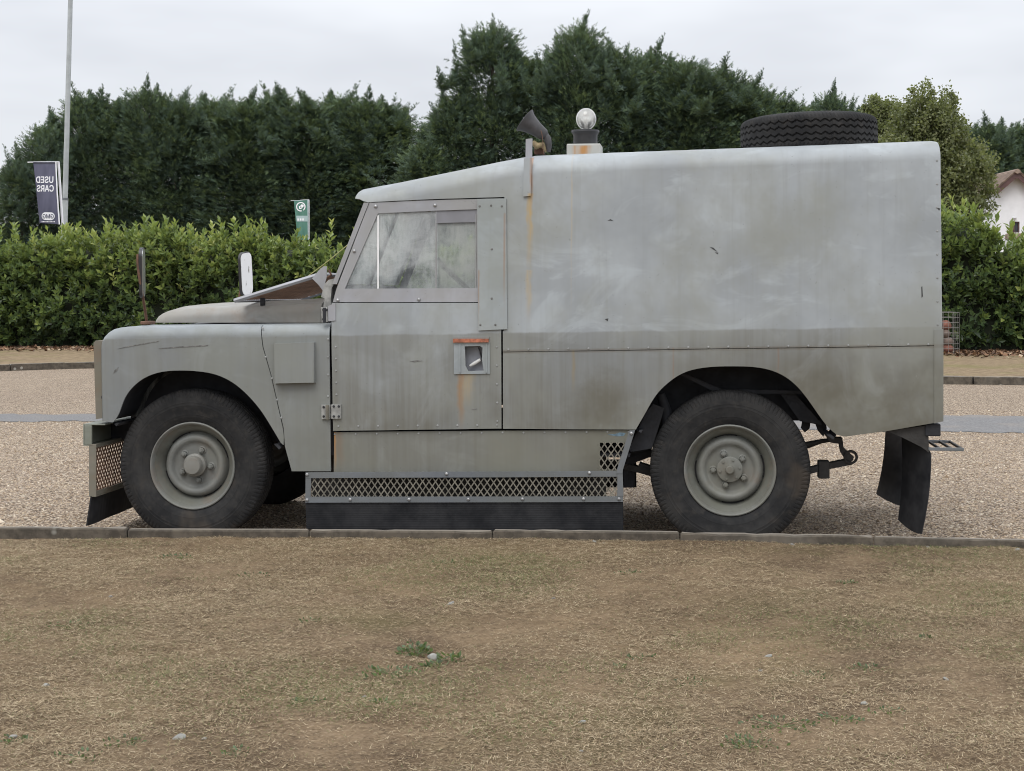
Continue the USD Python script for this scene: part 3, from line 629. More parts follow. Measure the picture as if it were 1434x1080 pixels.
# --- side guard under the sill
SG = empty(VEH, 'side_guard')
def sgp(pts, out, t, gap=0.0): return man(prism(poly(pts), -0.842 + 0.02 - out, -0.842 + 0.02 - out + t))
part(SG, 'guard_rail', sgp([(430.5, 660.5), (868, 658.5), (868, 666.5), (430.5, 668.5)], 0.022, 0.006), M['rail'])
part(SG, 'guard_rail', sgp([(430.5, 694.5), (873, 693.8), (873, 701.5), (430.5, 702.5)], 0.022, 0.006), M['rail'])
part(SG, 'guard_rail', sgp([(430.5, 668.7), (438, 668.7), (438, 694.4), (430.5, 694.4)], 0.022, 0.006), M['rail'])
part(SG, 'guard_rail', sgp([(865, 658.5), (872.5, 658.5), (873.5, 693.7), (865, 693.7)], 0.024, 0.006), M['rail'])
part(SG, 'guard_rail', sgp([(881.5, 602.5), (889.8, 601.5), (873, 656), (872.3, 662), (864, 662), (865, 655)], 0.026, 0.006), M['rail'])
def em(pts, cw, ch, st, out):
    q = cat(*[prism(p_, -0.842 + 0.02 - out, -0.842 + 0.02 - out + 0.004) for p_ in expanded(Polygon(poly(pts)), cw, ch, st)])
    return q
part(SG, 'guard_mesh', em([(436, 667), (868, 665.5), (868, 696), (436, 696)], 0.033, 0.046, 0.0056, 0.014), M['mesh_steel'])
part(SG, 'guard_mesh', em([(840, 619), (880, 619), (870, 660), (840, 660)], 0.033, 0.046, 0.0056, 0.014), M['mesh_steel'])
part(SG, 'guard_skirt', sgp([(430, 701), (873, 700.5), (873.5, 741.5), (432, 740)], 0.012, 0.006), M['mat_rubber'])
ribs = [sgp([(431, y), (873, y - 0.5), (873, y + 0.7), (431, y + 1.2)], 0.0132, 0.0011) for y in np.arange(704, 739, 3.0)]
part(SG, 'skirt_ribs', cat(*ribs), M['mat_rubber'])
for px, py in [(432.5, 663.5), (627, 662.3), (826, 661), (433, 698.5), (493, 698), (575, 697.8), (657.5, 697.6), (733, 697.3), (818, 697), (867.5, 697), (884.5, 606)]:
    u, z = P(px, py); part(SG, 'guard_bolt', xf(revolve([(0.0085, 0), (0.0085, -0.004), (0.005, -0.007), (0.0001, -0.0075)], 10), t=(u, -0.842 + 0.02 - 0.0222 - (0.004 if px > 870 else 0.002 if px > 864 else 0), z)), M['bolt'], True)
# unseen matching guard on the far side, added to darken the underside
for pts, mt, nm in (([(430, 701), (873, 700.5), (873.5, 741.5), (432, 740)], 'mat_rubber', 'guard_skirt'), ([(430.5, 660.5), (868, 658.5), (868, 666.5), (430.5, 668.5)], 'rail', 'guard_rail'), ([(430.5, 694.5), (873, 693.8), (873, 701.0), (430.5, 701.0)], 'rail', 'guard_rail')):
    part(SG, nm, man(prism(poly(pts), 0.82, 0.826)), M[mt])
for pts in ([(164, 489), (180, 484.5), (222, 477.5), (222, 478.3), (181, 485.8)], [(222, 487.8), (255, 485), (292, 483), (290, 484.6), (255, 486.6), (224, 488.6)], [(160, 519), (166, 514), (164, 519.5), (159, 523)], [(660, 573.5), (668, 572), (667, 574)], [(574, 506), (586, 504.5), (592, 505.5), (580, 507.2)]):
    part(VEH, 'scuff', plate(pts, 0.0013, 0.001), simple('scuff_grey', (0.15, 0.148, 0.14), 0.7, 0.45, 60))
# --- wheels
RT, WT_ = 0.402, 0.098
def tyre_mesh(zig=0.006, per=0.75, gw=0.0058, gd=0.009):
    prof = [(0.222, -0.070), (0.232, -0.080), (0.246, -0.086), (0.252, -0.0905), (0.258, -0.0925), (0.268, -0.0955), (0.270, -0.0968), (0.273, -0.0962), (0.290, -0.0992), (0.312, -0.101), (0.318, -0.1025), (0.3225, -0.1012), (0.330, -0.1012), (0.332, -0.1022), (0.335, -0.1010), (0.345, -0.0995), (0.352, -0.098), (0.362, -0.0955), (0.372, -0.0925), (0.380, -0.089), (0.388, -0.084), (0.393, -0.078), (0.397, -0.070)]
    cen = [(0.3985 + 0.0025 * (1 - (x / 0.066) ** 2), -x) for x in np.linspace(0.066, 0.002, 18)]
    half = prof + cen; full = half + [(r, -w) for r, w in half[::-1]]
    n = 560; lw = 112
    def wob(r, w, th):
        ph = (th * lw / (2 * math.pi))
        ph2 = ph[None, :] + np.abs(w) * 9.0
        lug = (np.mod(ph2, 1.0) < 0.24)
        sh = (r > 0.360) & (np.abs(w) > 0.060)
        r = np.where(sh & lug, r - 0.0026, r); w = np.where(sh & lug, w * 0.985, w)
        zz = zig * (2 * np.abs(np.mod(ph[None, :] * per, 1.0) - 0.5) - 0.5)
        for c0 in (-0.048, -0.018, 0.018, 0.048):
            r = np.where(np.abs(w + zz - c0) < gw, r - gd, r)
        return r, w
    return revolve(full, n, wobble=wob)
TY = tyre_mesh()
RIM = [(0.212, 0.02), (0.226, -0.072), (0.230, -0.079), (0.2285, -0.086), (0.224, -0.088), (0.219, -0.085), (0.215, -0.075), (0.212, -0.062), (0.205, -0.055), (0.198, -0.048), (0.186, -0.030), (0.177, -0.012), (0.172, 0.004)]
DISC = [(0.173, 0.006), (0.168, -0.006), (0.163, -0.022), (0.157, -0.034), (0.149, -0.041), (0.140, -0.043), (0.131, -0.040), (0.124, -0.033), (0.119, -0.024), (0.114, -0.020), (0.105, -0.019), (0.070, -0.019), (0.030, -0.019), (0.0001, -0.019)]
def wheel(u, v, z, flip=False, rear=False):
    w = empty(VEH, 'wheel'); s = -1 if flip else 1
    def put(name, m, mat, sm): 
        vv_, ff = VF(m)
        if flip: vv_ = vv_ * [1, -1, 1]; ff = ff[:, ::-1]
        part(w, name, (vv_ + [u, v, z], ff), mat, sm)
    rot = rng.uniform(0, 6.28); c, s_ = math.cos(rot), math.sin(rot); Rm = np.array([[c, 0, s_], [0, 1, 0], [-s_, 0, c]])
    put('tyre', xf(TY, Rm), M['tyre'], 25)
    put('rim', revolve(RIM[:8], 72), M['rim'], 50)
    put('rim_barrel', revolve(RIM[7:], 72), M['barrel'], 50)
    put('wheel_disc', revolve(DISC, 72), M['rim'], 60)
    a0 = 0.55 if not rear else 0.1
    for k in range(4):
        th = np.linspace(-0.33, 0.33, 12) + a0 + k * math.pi / 2
        q = []
        for (r0, w0) in ((0.1685, -0.0075), (0.1752, -0.0095)): q.append(np.stack([r0 * np.cos(th), np.full(12, w0), r0 * np.sin(th)], 1))
        Vq = np.vstack(q); fq = np.array([[i, i + 1, 13 + i, 12 + i] for i in range(11)])
        put('rim_slot_shade', (np.vstack([Vq, Vq + [0, 0.003, 0]]), np.vstack([fq, fq[:, ::-1] + 24])), M['slot'], False)  # dark arcs painted on for the shade inside the open slots
    for k in range(5):
        th = (1.16 if not rear else 1.95) + k * 2 * math.pi / 5
        o = (0.0825 * math.cos(th), -0.019, 0.0825 * math.sin(th))
        nut = cat(xf(revolve([(0.021, 0.002), (0.021, -0.003), (0.0155, -0.006)], 20), t=o), xf(revolve([(0.0145, -0.004), (0.0145, -0.020), (0.012, -0.022), (0.0075, -0.022), (0.0075, -0.030), (0.0001, -0.031)], 6), t=o))
        put('wheel_nut', nut, M['rim'], 30)
    if not rear:
        put('hub_cap', revolve([(0.060, -0.018), (0.060, -0.050), (0.053, -0.056), (0.050, -0.058), (0.047, -0.085), (0.042, -0.092), (0.020, -0.094), (0.0001, -0.094)], 40), M['hub'], 35)
    else:
        put('hub_cap', revolve([(0.064, -0.018), (0.064, -0.040), (0.060, -0.043), (0.030, -0.045), (0.022, -0.047), (0.021, -0.066), (0.016, -0.070), (0.0001, -0.071)], 40), M['rim'], 35)
        bo = cat(*[xf(revolve([(0.0065, -0.042), (0.0065, -0.049), (0.0001, -0.0495)], 6), t=(0.050 * math.cos(t), 0, 0.050 * math.sin(t))) for t in np.arange(6) * 1.047 + 0.2])
        put('hub_bolts', bo, M['rim'], 30)
vc = VW + 0.10
uF, zF = L(267.8, 653, VW); uRr, zRr = L(1022.3, 659.5, VW)
wheel(uF, vc, zF); wheel(uRr, vc, zRr, rear=True); wheel(uF, -vc, zF, True); wheel(uRr, -vc, zRr, True, True)
# --- running gear
def qp(px, py, v): u, z = L(px, py, v); return np.array([u, v, z])
part(VEH, 'axle', tube([(uF, -0.62, zF), (uF, 0.62, zF)], 0.05, 14), M['chassis'], 40)
part(VEH, 'axle', cat(tube([(uRr, -0.62, zRr), (uRr, 0.62, zRr)], 0.055, 14), trimesh.creation.icosphere(2, 0.16).apply_translation((uRr, 0.15, zRr))), M['chassis'], 40)
VS = -0.50
def ribbon(pts, hgt, wid, mat, name, n=30):
    Pn = smooth_line([L(x, y, VS) for x, y in pts], n)
    pg = LineString(Pn).buffer(hgt / 2, cap_style=2)
    part(VEH, name, prism(pg, VS - wid / 2, VS + wid / 2), mat, 30)
ribbon([(872, 652), (905, 660), (960, 676), (1022, 684), (1085, 672), (1140, 657), (1192, 646)], 0.030, 0.065, M['leaf_spring'], 'leaf_spring')
ribbon([(895, 650), (960, 668), (1022, 674), (1085, 664), (1128, 650)], 0.022, 0.063, M['leaf_spring'], 'leaf_spring')
part(VEH, 'spring_clip', cbox(qp(1146, 646, VS - .04), qp(1160, 668, VS + .04), 0.004), M['leaf_spring'])
def shape(name, pts, v0, v1, mat): part(VEH, name, man(prism(Polygon([L(x, y, v0) for x, y in pts]).buffer(0), v0, v1)), mat)
shape('spring_shackle', [(1150, 588), (1160, 606), (1168, 613), (1180, 614), (1181, 626), (1189, 634), (1196, 640), (1194, 646), (1184, 644), (1178, 634), (1176, 622), (1163, 620), (1152, 604), (1146, 592)], VS - 0.04, VS + 0.04, M['leaf_spring'])
th = np.linspace(0, 2 * math.pi, 24, endpoint=False); c0 = L(1190, 639, VS)
part(VEH, 'spring_shackle', tube(np.stack([c0[0] + 0.03 * np.cos(th), np.full(24, VS - 0.045), c0[1] + 0.03 * np.sin(th)], 1), 0.007, 8, True), M['leaf_spring'], True)
part(VEH, 'damper_rod', tube([qp(1115, 626, VS + .05), qp(1132, 623, VS + .05), qp(1150, 618, VS + .05), qp(1178, 614, VS + .05)], [0.014, 0.018, 0.012, 0.010], 10), M['leaf_spring'], 40)
shape('brake_hose_bracket', [(1124, 590), (1135, 589), (1134, 600), (1127, 606), (1122, 600)], VS - 0.03, VS, M['chassis'])
shape('brake_hose_bracket', [(1140, 588), (1156, 589), (1158, 600), (1153, 612), (1146, 604)], VS - 0.05, VS - .01, M['chassis'])
shape('rear_hanger', [(873, 632), (912, 626), (912, 640), (890, 646), (888, 650), (873, 656)], VS - 0.02, VS + 0.10, M['chassis'])
shape('rear_hanger', [(873, 655), (889, 660), (888, 683), (873, 683)], VS - 0.02, VS + 0.06, M['chassis'])
ribbon([(876, 646), (895, 641), (912, 634)], 0.03, 0.05, M['chassis'], 'rear_hanger')
# inner wheel boxes (dark), floor
def liner(arch, vin, top_extra, low_y, x0, x1, name):
    a = [L(x, y, -0.80) for x, y in arch]; pg0 = Polygon(a).buffer(0); pg = pg0.buffer(0.030)
    ring = LineString(a).buffer(0.030, cap_style=2).difference(LineString(a).buffer(0.016, cap_style=2)).difference(pg0)
    for s in (-1, 1):
        v0, v1 = sorted((s * 0.808, s * vin))
        part(VEH, name, cat(*[prism(q, v0, v1) for q in getattr(ring, 'geoms', [ring])]), M['chassis'])
        zl = L(x0, low_y, -vin)[1]
        pl = pg.intersection(sbox(-3, zl, 3, 3)); 
        w0, w1 = sorted((s * vin, s * (vin - 0.012)))
        part(VEH, name, cat(*[prism(q, w0, w1) for q in getattr(pl, 'geoms', [pl])]), M['chassis'])
liner(curve(ARCH_R, 40), 0.47, 0, 588, 1000, 1100, 'wheel_box')
liner(curve(ARCH_F[1:], 40), 0.47, 0, 628, 300, 380, 'inner_wing')
shape('wheel_box_strap', [(950, 524), (956, 522), (1010, 545), (1150, 548), (1150, 552), (1005, 551)], -0.62, -0.60, M['chassis'])
shape('mud_shield', [(905, 577), (915, 566), (930, 572), (925, 590), (913, 628), (884, 633), (880, 630)], -0.70, -0.69, M['chassis'])
shape('mud_shield', [(1092, 550), (1110, 548), (1148, 590), (1152, 596), (1120, 590)], -0.60, -0.59, M['chassis'])
part(VEH, 'damper', tube([qp(925, 552, -.62), qp(932, 575, -.62), qp(938, 620, -.62)], [0.022, 0.03, 0.03], 12), M['chassis'], 40)
zfl = L(600, 652, -0.7)[1]
part(VEH, 'floor', cbox((L(466, 600)[0], -0.755, zfl + 0.06), (uRr - 0.50, 0.755, zfl + 0.08), 0.004), M['chassis'])
part(VEH, 'load_floor', cbox((uRr - 0.56, -0.46, L(1000, 560)[1]), (uR - 0.035, 0.46, L(1000, 560)[1] + 0.02), 0.004), M['chassis'])
part(VEH, 'fuel_tank', cbox((-0.70, -0.62, 0.30), (0.25, -0.36, 0.52), 0.03), M['chassis'])
part(VEH, 'gearbox', cbox((-0.9, -0.2, 0.32), (0.1, 0.2, 0.62), 0.05), M['chassis'])
# --- rear: crossmember, step, flaps
part(VEH, 'rear_crossmember', cbox((L(1296, 600, -.8)[0], -0.80, L(1310, 611, -.8)[1]), (L(1317.5, 600, -.8)[0], 0.80, L(1310, 594, -.8)[1]), 0.004), M['chassis'])
shape('step_bracket', [(1240, 603), (1300, 596), (1301, 634), (1290, 626), (1262, 612)], -0.79, -0.75, M['leaf_spring'])
vs0, vs1 = -0.80, -0.42
us_a, zs_a = L(1300.5, 629, vs0); us_b = L(1350, 629, vs0)[0]
bars = [cbox((us_a, vs0, zs_a - 0.008), (us_b, vs0 + 0.008, zs_a + 0.008), 0.002), cbox((us_a, vs1 - 0.008, zs_a - 0.008), (us_b, vs1, zs_a + 0.008), 0.002)]
stp = empty(VEH, 'rear_step')
part(stp, 'step_bar', bars[0], M['rail']); part(stp, 'step_bar', bars[1], M['rail'])
for k in range(4):
    uu = us_a + (us_b - us_a) * (k / 3.0); uu = min(max(uu, us_a + .006), us_b - .006)
    part(stp, 'step_slat', cbox((uu - 0.006, vs0 + .0085, zs_a - 0.006), (uu + 0.006, vs1 - .0085, zs_a + 0.006), 0.002), M['leaf_spring'])
def flap(top, bot, s):
    """a hanging rubber sheet: top edge and bottom edge as lists of (u, v, z), same count"""
    T_, B_ = np.array(top), np.array(bot); n_ = 9; m_ = 7
    Tn, Bn = smooth_line(T_, n_), smooth_line(B_, n_)
    g_ = np.array([[Tn[j] + (Bn[j] - Tn[j]) * (i / (m_ - 1)) + np.array([0.012 * math.sin(i / (m_ - 1) * 3.14), 0, 0]) for j in range(n_)] for i in range(m_)])
    V1 = g_.reshape(-1, 3); V2 = V1 + [0.004, 0.007, 0]; Fq = []
    for i in range(m_ - 1):
        for j in range(n_ - 1):
            a = i * n_ + j; Fq += [[a, a + 1, a + n_ + 1, a + n_], [a + m_ * n_, a + n_ + m_ * n_, a + n_ + 1 + m_ * n_, a + 1 + m_ * n_]]
    o = m_ * n_
    for j in range(n_ - 1): Fq += [[j, o + j, o + j + 1, j + 1], [o - n_ + j, o - n_ + j + 1, 2 * o - n_ + j + 1, 2 * o - n_ + j]]
    for i in range(m_ - 1): Fq += [[i * n_, (i + 1) * n_, o + (i + 1) * n_, o + i * n_], [i * n_ + n_ - 1, o + i * n_ + n_ - 1, o + (i + 1) * n_ + n_ - 1, (i + 1) * n_ + n_ - 1]]
    V = np.vstack([V1, V2])
    part(VEH, 'mud_flap', (V, np.array(Fq)), M['mat_rubber'], 40)
flap([qp(1262, 604, -.60), qp(1280, 606, -.70), qp(1303.5, 636, -.79)], [qp(1257.5, 728, -.55), qp(1274, 742, -.66), qp(1290.5, 748, -.79)], 1)
flap([qp(1240, 600, .44), qp(1262, 600, .50), qp(1290, 600, .60)], [qp(1227, 692, .78), qp(1242, 701, .66), qp(1262, 709, .52)], 1)
# --- roof fittings: horn, beacon
part(VEH, 'horn_bracket', plate([(734, 222), (745, 221), (743.5, 274.5), (733, 275.5)], 0.012, 0.011), M['paint'])
u, z = L(740.5, 205, -.70); 
part(VEH, 'horn_bracket', man(prism([L(736.5, 195, -.70), L(745.5, 194, -.70), L(745, 222, -.70), L(736, 224, -.70)], -0.705, -0.69)), M['galv'])
hn = empty(VEH, 'horn')
ax0, ax1 = qp(734.5, 168.5, -.62), qp(764, 191, -.62)
dv = (ax1 - ax0); ln = np.linalg.norm(dv); dv /= ln; e1 = np.array([0, 1.0, 0]); e2 = np.cross(dv, e1)
Rh = np.stack([e1, dv, e2], 1)
prof = [(0.066, 0.0), (0.069, 0.002), (0.064, 0.007), (0.054, ln * .16), (0.045, ln * .35), (0.038, ln * .55), (0.034, ln * .75), (0.031, ln * .90), (0.022, ln * 1.0), (0.0001, ln * 1.02)]
inner = [(0.0001, ln * .8), (0.025, ln * .75), (0.036, ln * .5), (0.046, ln * .25), (0.064, 0.001)]
part(hn, 'horn_bell', xf(revolve(inner + prof, 40), Rh, ax0), M['horn'], 50)
part(hn, 'horn_driver', tube([qp(762, 187, -.62), qp(767, 195, -.62), qp(768.5, 204, -.62), qp(768, 213, -.62)], [0.018, 0.019, 0.016, 0.011], 12), M['horn'], 40)
part(hn, 'horn_mount', tube([qp(746, 199, -.63), qp(752, 205, -.63), qp(760, 203, -.63), qp(765, 213, -.62)], [0.012, 0.020, 0.016, 0.006], 10), simple('stained_brass', (0.22, 0.17, 0.09), 0.7, 0.4, 40), True)
part(hn, 'horn_wire', tube(smooth_line([qp(757, 182, -.65), qp(760, 196, -.66), qp(760.5, 206, -.66), qp(762, 219, -.65)], 12), 0.0022, 6), M['rusty'], True)
part(hn, 'horn_foot', cbox(qp(748, 206, -.60), qp(763, 217, -.56), 0.003), M['rusty'])
bc = empty(VEH, 'beacon')
b0, b1 = qp(793.5, 216, -.55), qp(841, 201, -.55); wd = b1[0] - b0[0]
part(bc, 'beacon_box', cbox((b0[0], -.55, b0[2] - 0.02), (b1[0], -.55 + wd, b1[2]), 0.004), M['beacon_box'])
cu, cv = 0.5 * (b0[0] + b1[0]) + 0.003, -.55 + wd / 2
s0 = b1[2]
part(bc, 'beacon_base', xf(revolve([(0.0001, 0), (0.060, 0), (0.062, 0.006), (0.063, 0.010), (0.063, 0.050), (0.070, 0.064), (0.0735, 0.068), (0.072, 0.078), (0.05, 0.080), (0.0001, 0.080)], 40, 'z'), t=(cu, cv, s0)), M['black'], 40)
zc_ = L(819.5, 167, cv)[1]
t_ = np.linspace(-1.22, math.pi / 2, 24)
part(bc, 'beacon_globe', xf(revolve([(0.0530 * math.cos(a) + 1e-4, 0.058 * math.sin(a)) for a in t_], 44, 'z'), t=(cu + .004, cv, zc_)), M['globe'], True)
part(bc, 'beacon_reflector', xf(revolve([(0.001, -0.005), (0.015, -0.003), (0.030, 0.010), (0.042, 0.030), (0.0425, 0.031), (0.028, 0.0085), (0.012, -0.012), (0.0001, -0.013)], 32, 'z'), np.array([[1, 0, 0], [0, 0.42, -0.9], [0, 0.9, 0.42]]), (cu + .004, cv + .012, zc_ + 0.004)), M['chrome'], True)
t_ = np.linspace(-1.35, 1.35, 20)
hs_ = revolve([(0.048 * math.cos(a) + 1e-4, 0.051 * math.sin(a)) for a in t_], 40, 'z'); hv, hf = hs_
hk = (hv[hf].mean(1)[:, 1] > 0.004)
ids, inv = np.unique(hf[hk], return_inverse=True)
part(bc, 'beacon_reflector', (hv[ids] + [cu + .004, cv, zc_], inv.reshape(-1, 3)), M['chrome'], True)
part(bc, 'beacon_bulb', xf(revolve([(0.010, -0.052), (0.010, -0.030), (0.016, -0.010), (0.012, 0.004), (0.0001, 0.008)], 20, 'z'), t=(cu + .004, cv - .01, zc_)), simple('pale_bulb', (0.8, 0.8, 0.78), 0.2, 0.05), True)
# --- windscreen guard lowered over the bonnet
wg = empty(VEH, 'screen_guard')
V0, V1 = -0.66, 0.66
ga, gb = qp(328, 421.5, V0), qp(450, 384, V0)
d_ = gb - ga; 
def gt(t, v, dz=0.0): p_ = ga + d_ * t; return np.array([p_[0], v, p_[2] + dz])
for v in (V0, V1): part(wg, 'guard_bar', tube([gt(0, v), gt(1, v)], 0.012, 4), M['galv'])
for t in (0.004, 0.996): part(wg, 'guard_bar', tube([gt(t, V0 + .013), gt(t, V1 - .013)], 0.010, 4), M['galv'])
gl = np.linalg.norm(d_)
gp = expanded(sbox(V0 + 0.012, 0.012, V1 - 0.012, gl - 0.012), 0.04, 0.05, 0.013)
gv, gf = VF(cat(*[trimesh.creation.extrude_polygon(q, 0.004, engine='earcut') for q in gp]))
dn = d_ / gl; nn_ = np.cross(np.array([0, 1.0, 0]), dn)
part(wg, 'guard_mesh', (np.array([ga[0], 0, ga[2]]) + gv[:, 1:2] * dn + gv[:, 0:1] * np.array([0, 1.0, 0]) + (gv[:, 2:3] - 0.004) * nn_, gf), M['mesh_rusty'])
br = [(437, 390), (447, 378), (453, 373), (457.5, 373), (457.5, 388), (452, 407), (446, 399)]
part(wg, 'guard_bracket', man(prism(Polygon([L(x, y, -.70) for x, y in br]), -0.70, -0.692)), M['galv'])
part(wg, 'guard_foot', tube([qp(368, 428, -.45), qp(368, 417, -.45)], 0.014, 10), M['chassis'])
part(wg, 'guard_foot', tube([qp(458, 389, -.69), qp(464, 385, -.69), qp(460, 378, -.69)], 0.006, 8), M['rusty'])
cord = smooth_line([qp(417, 397, -.2), qp(450, 373, -.2), qp(487, 343, -.2)], 14)
part(wg, 'guard_cord', tube(cord, 0.0028, 6), simple('frayed_cord', (0.34, 0.33, 0.14), 0.8, 0.2), True)
# --- mirrors
mr = empty(VEH, 'wing_mirror')
part(mr, 'mirror_stalk', tube(smooth_line([qp(205.5, 452, -.70), qp(202.5, 430, -.76), qp(198, 405, -.84), qp(193.5, 375, -.86), qp(193, 356, -.86)], 12), 0.0075, 8), M['rusty'], True)
part(mr, 'mirror_stalk', cbox(qp(196, 455, -.74), qp(218, 449.5, -.66), 0.005), M['rusty'])
def mirror_shape(wd_, ht, th_):
    pg = sbox(-wd_ / 2 + 0.045, -ht / 2 + 0.045, wd_ / 2 - 0.045, ht / 2 - 0.045).buffer(0.045, quad_segs=8)
    return pg, trimesh.creation.extrude_polygon(pg, th_, engine='earcut')
def put_mirror(root, c, yaw, lean, wd_, ht, face):
    pg, body = mirror_shape(wd_, ht, 0.016)
    face_m = trimesh.creation.extrude_polygon(pg.buffer(-0.006), 0.002, engine='earcut'); face_m.apply_translation((0, 0, -0.0021))
    cy, sy, cl_, sl = math.cos(yaw), math.sin(yaw), math.cos(lean), math.sin(lean)
    Rz_ = np.array([[cy, -sy, 0], [sy, cy, 0], [0, 0, 1]]); Ry = np.array([[cl_, 0, sl], [0, 1, 0], [-sl, 0, cl_]])
    def tr(m):
        v, f = VF(m); w = np.stack([v[:, 0], v[:, 2], v[:, 1]], 1)
        return w @ (Rz_ @ Ry).T + c, f[:, ::-1]
    part(root, 'mirror_shell', tr(body), M['black'], 30); part(root, 'mirror_face', tr(face_m), face)
put_mirror(mr, qp(201, 382, -.80), math.radians(103), math.radians(-5), 0.12, 0.26, M['mirror'])
mr = empty(VEH, 'wing_mirror')
cm = qp(345.5, 383.5, .72)
put_mirror(mr, cm, math.radians(79), math.radians(-6), 0.15, 0.27, M['sky_white_face'])
part(mr, 'mirror_stalk', tube([cm + [-0.02, 0, 0.02], cm + [-0.04, -.01, -0.12], qp(330, 452, .72)], 0.0075, 8), M['rusty'], True)
# --- inside the cab
part(VEH, 'dashboard', cbox((L(470, 400)[0], -0.70, L(470, 432)[1]), (L(505, 400)[0], 0.70, L(470, 408)[1]), 0.02), M['inside'])
for v in (-0.45, 0.40):
    part(VEH, 'seat', cat(cbox((L(580, 500)[0], v - .24, 0.72), (L(690, 500)[0], v + .24, 0.88), 0.04), cbox((L(668, 500)[0], v - .24, 0.85), (L(697, 500)[0], v + .24, 1.30), 0.04)), M['inside'])
cw_ = np.array([L(520, 408, .4)[0], 0.42, L(520, 408, .4)[1]]); th = np.linspace(0, 2 * math.pi, 32, endpoint=False)
part(VEH, 'steering_wheel', cat(tube(cw_ + np.stack([0.10 * np.cos(th), 0.20 * np.sin(th), 0.17 * np.cos(th)], 1), 0.012, 8, True), tube([cw_ + [0.1, 0, .17], cw_ - [0.1, 0, .17]], 0.009, 6), tube([cw_, cw_ + [-0.25, 0, -0.15]], 0.015, 8)), M['black'], True)
part(VEH, 'seat_belt', tube(smooth_line([qp(611, 362, -.55), qp(628, 380, -.55), qp(652, 402, -.5), qp(668, 425, -.4)], 12), 0.014, 4), M['black'])
part(VEH, 'cab_partition', cbox((L(703, 400)[0] + .02, -0.76, 0.9), (L(703, 400)[0] + .03, 0.76, 1.86), 0.002), M['inside_pale'])

# the spare tyre lies flat on the roof, near its back end
cT = [L(1133.5, 175, -0.30)[0], -0.30]
zs = L(1133, 203, -0.66)[1]
SPW = thing('spare_tyre', 'worn black spare tyre with zigzag tread lying flat on the vehicle roof', 'tyre', (0, YC, 0), -math.degrees(TH))
tv, tf = VF(tyre_mesh(0.013, 0.42, 0.0042, 0.009))
uL, uRr_ = L(1037, 182, -0.30)[0], L(1229.5, 180, -0.30)[0]; sc = 0.5 * (uRr_ - uL) / 0.401
pit = math.atan2(L(1306, 196.2, -.7)[1] - L(860, 212.6, -.7)[1], L(1306, 196.2, -.7)[0] - L(860, 212.6, -.7)[0])
v2 = np.stack([tv[:, 0] * sc, tv[:, 2] * sc, tv[:, 1] * 1.0], 1); cp, sp = math.cos(pit), math.sin(pit)
v2 = v2 @ np.array([[cp, 0, -sp], [0, 1, 0], [sp, 0, cp]]).T
ztop = L(1133, 153.5, -0.66)[1]
part(SPW, 'tyre', (v2 + [0.5 * (uL + uRr_), -0.28, ztop - 0.1], tf), M['tyre'], 25)
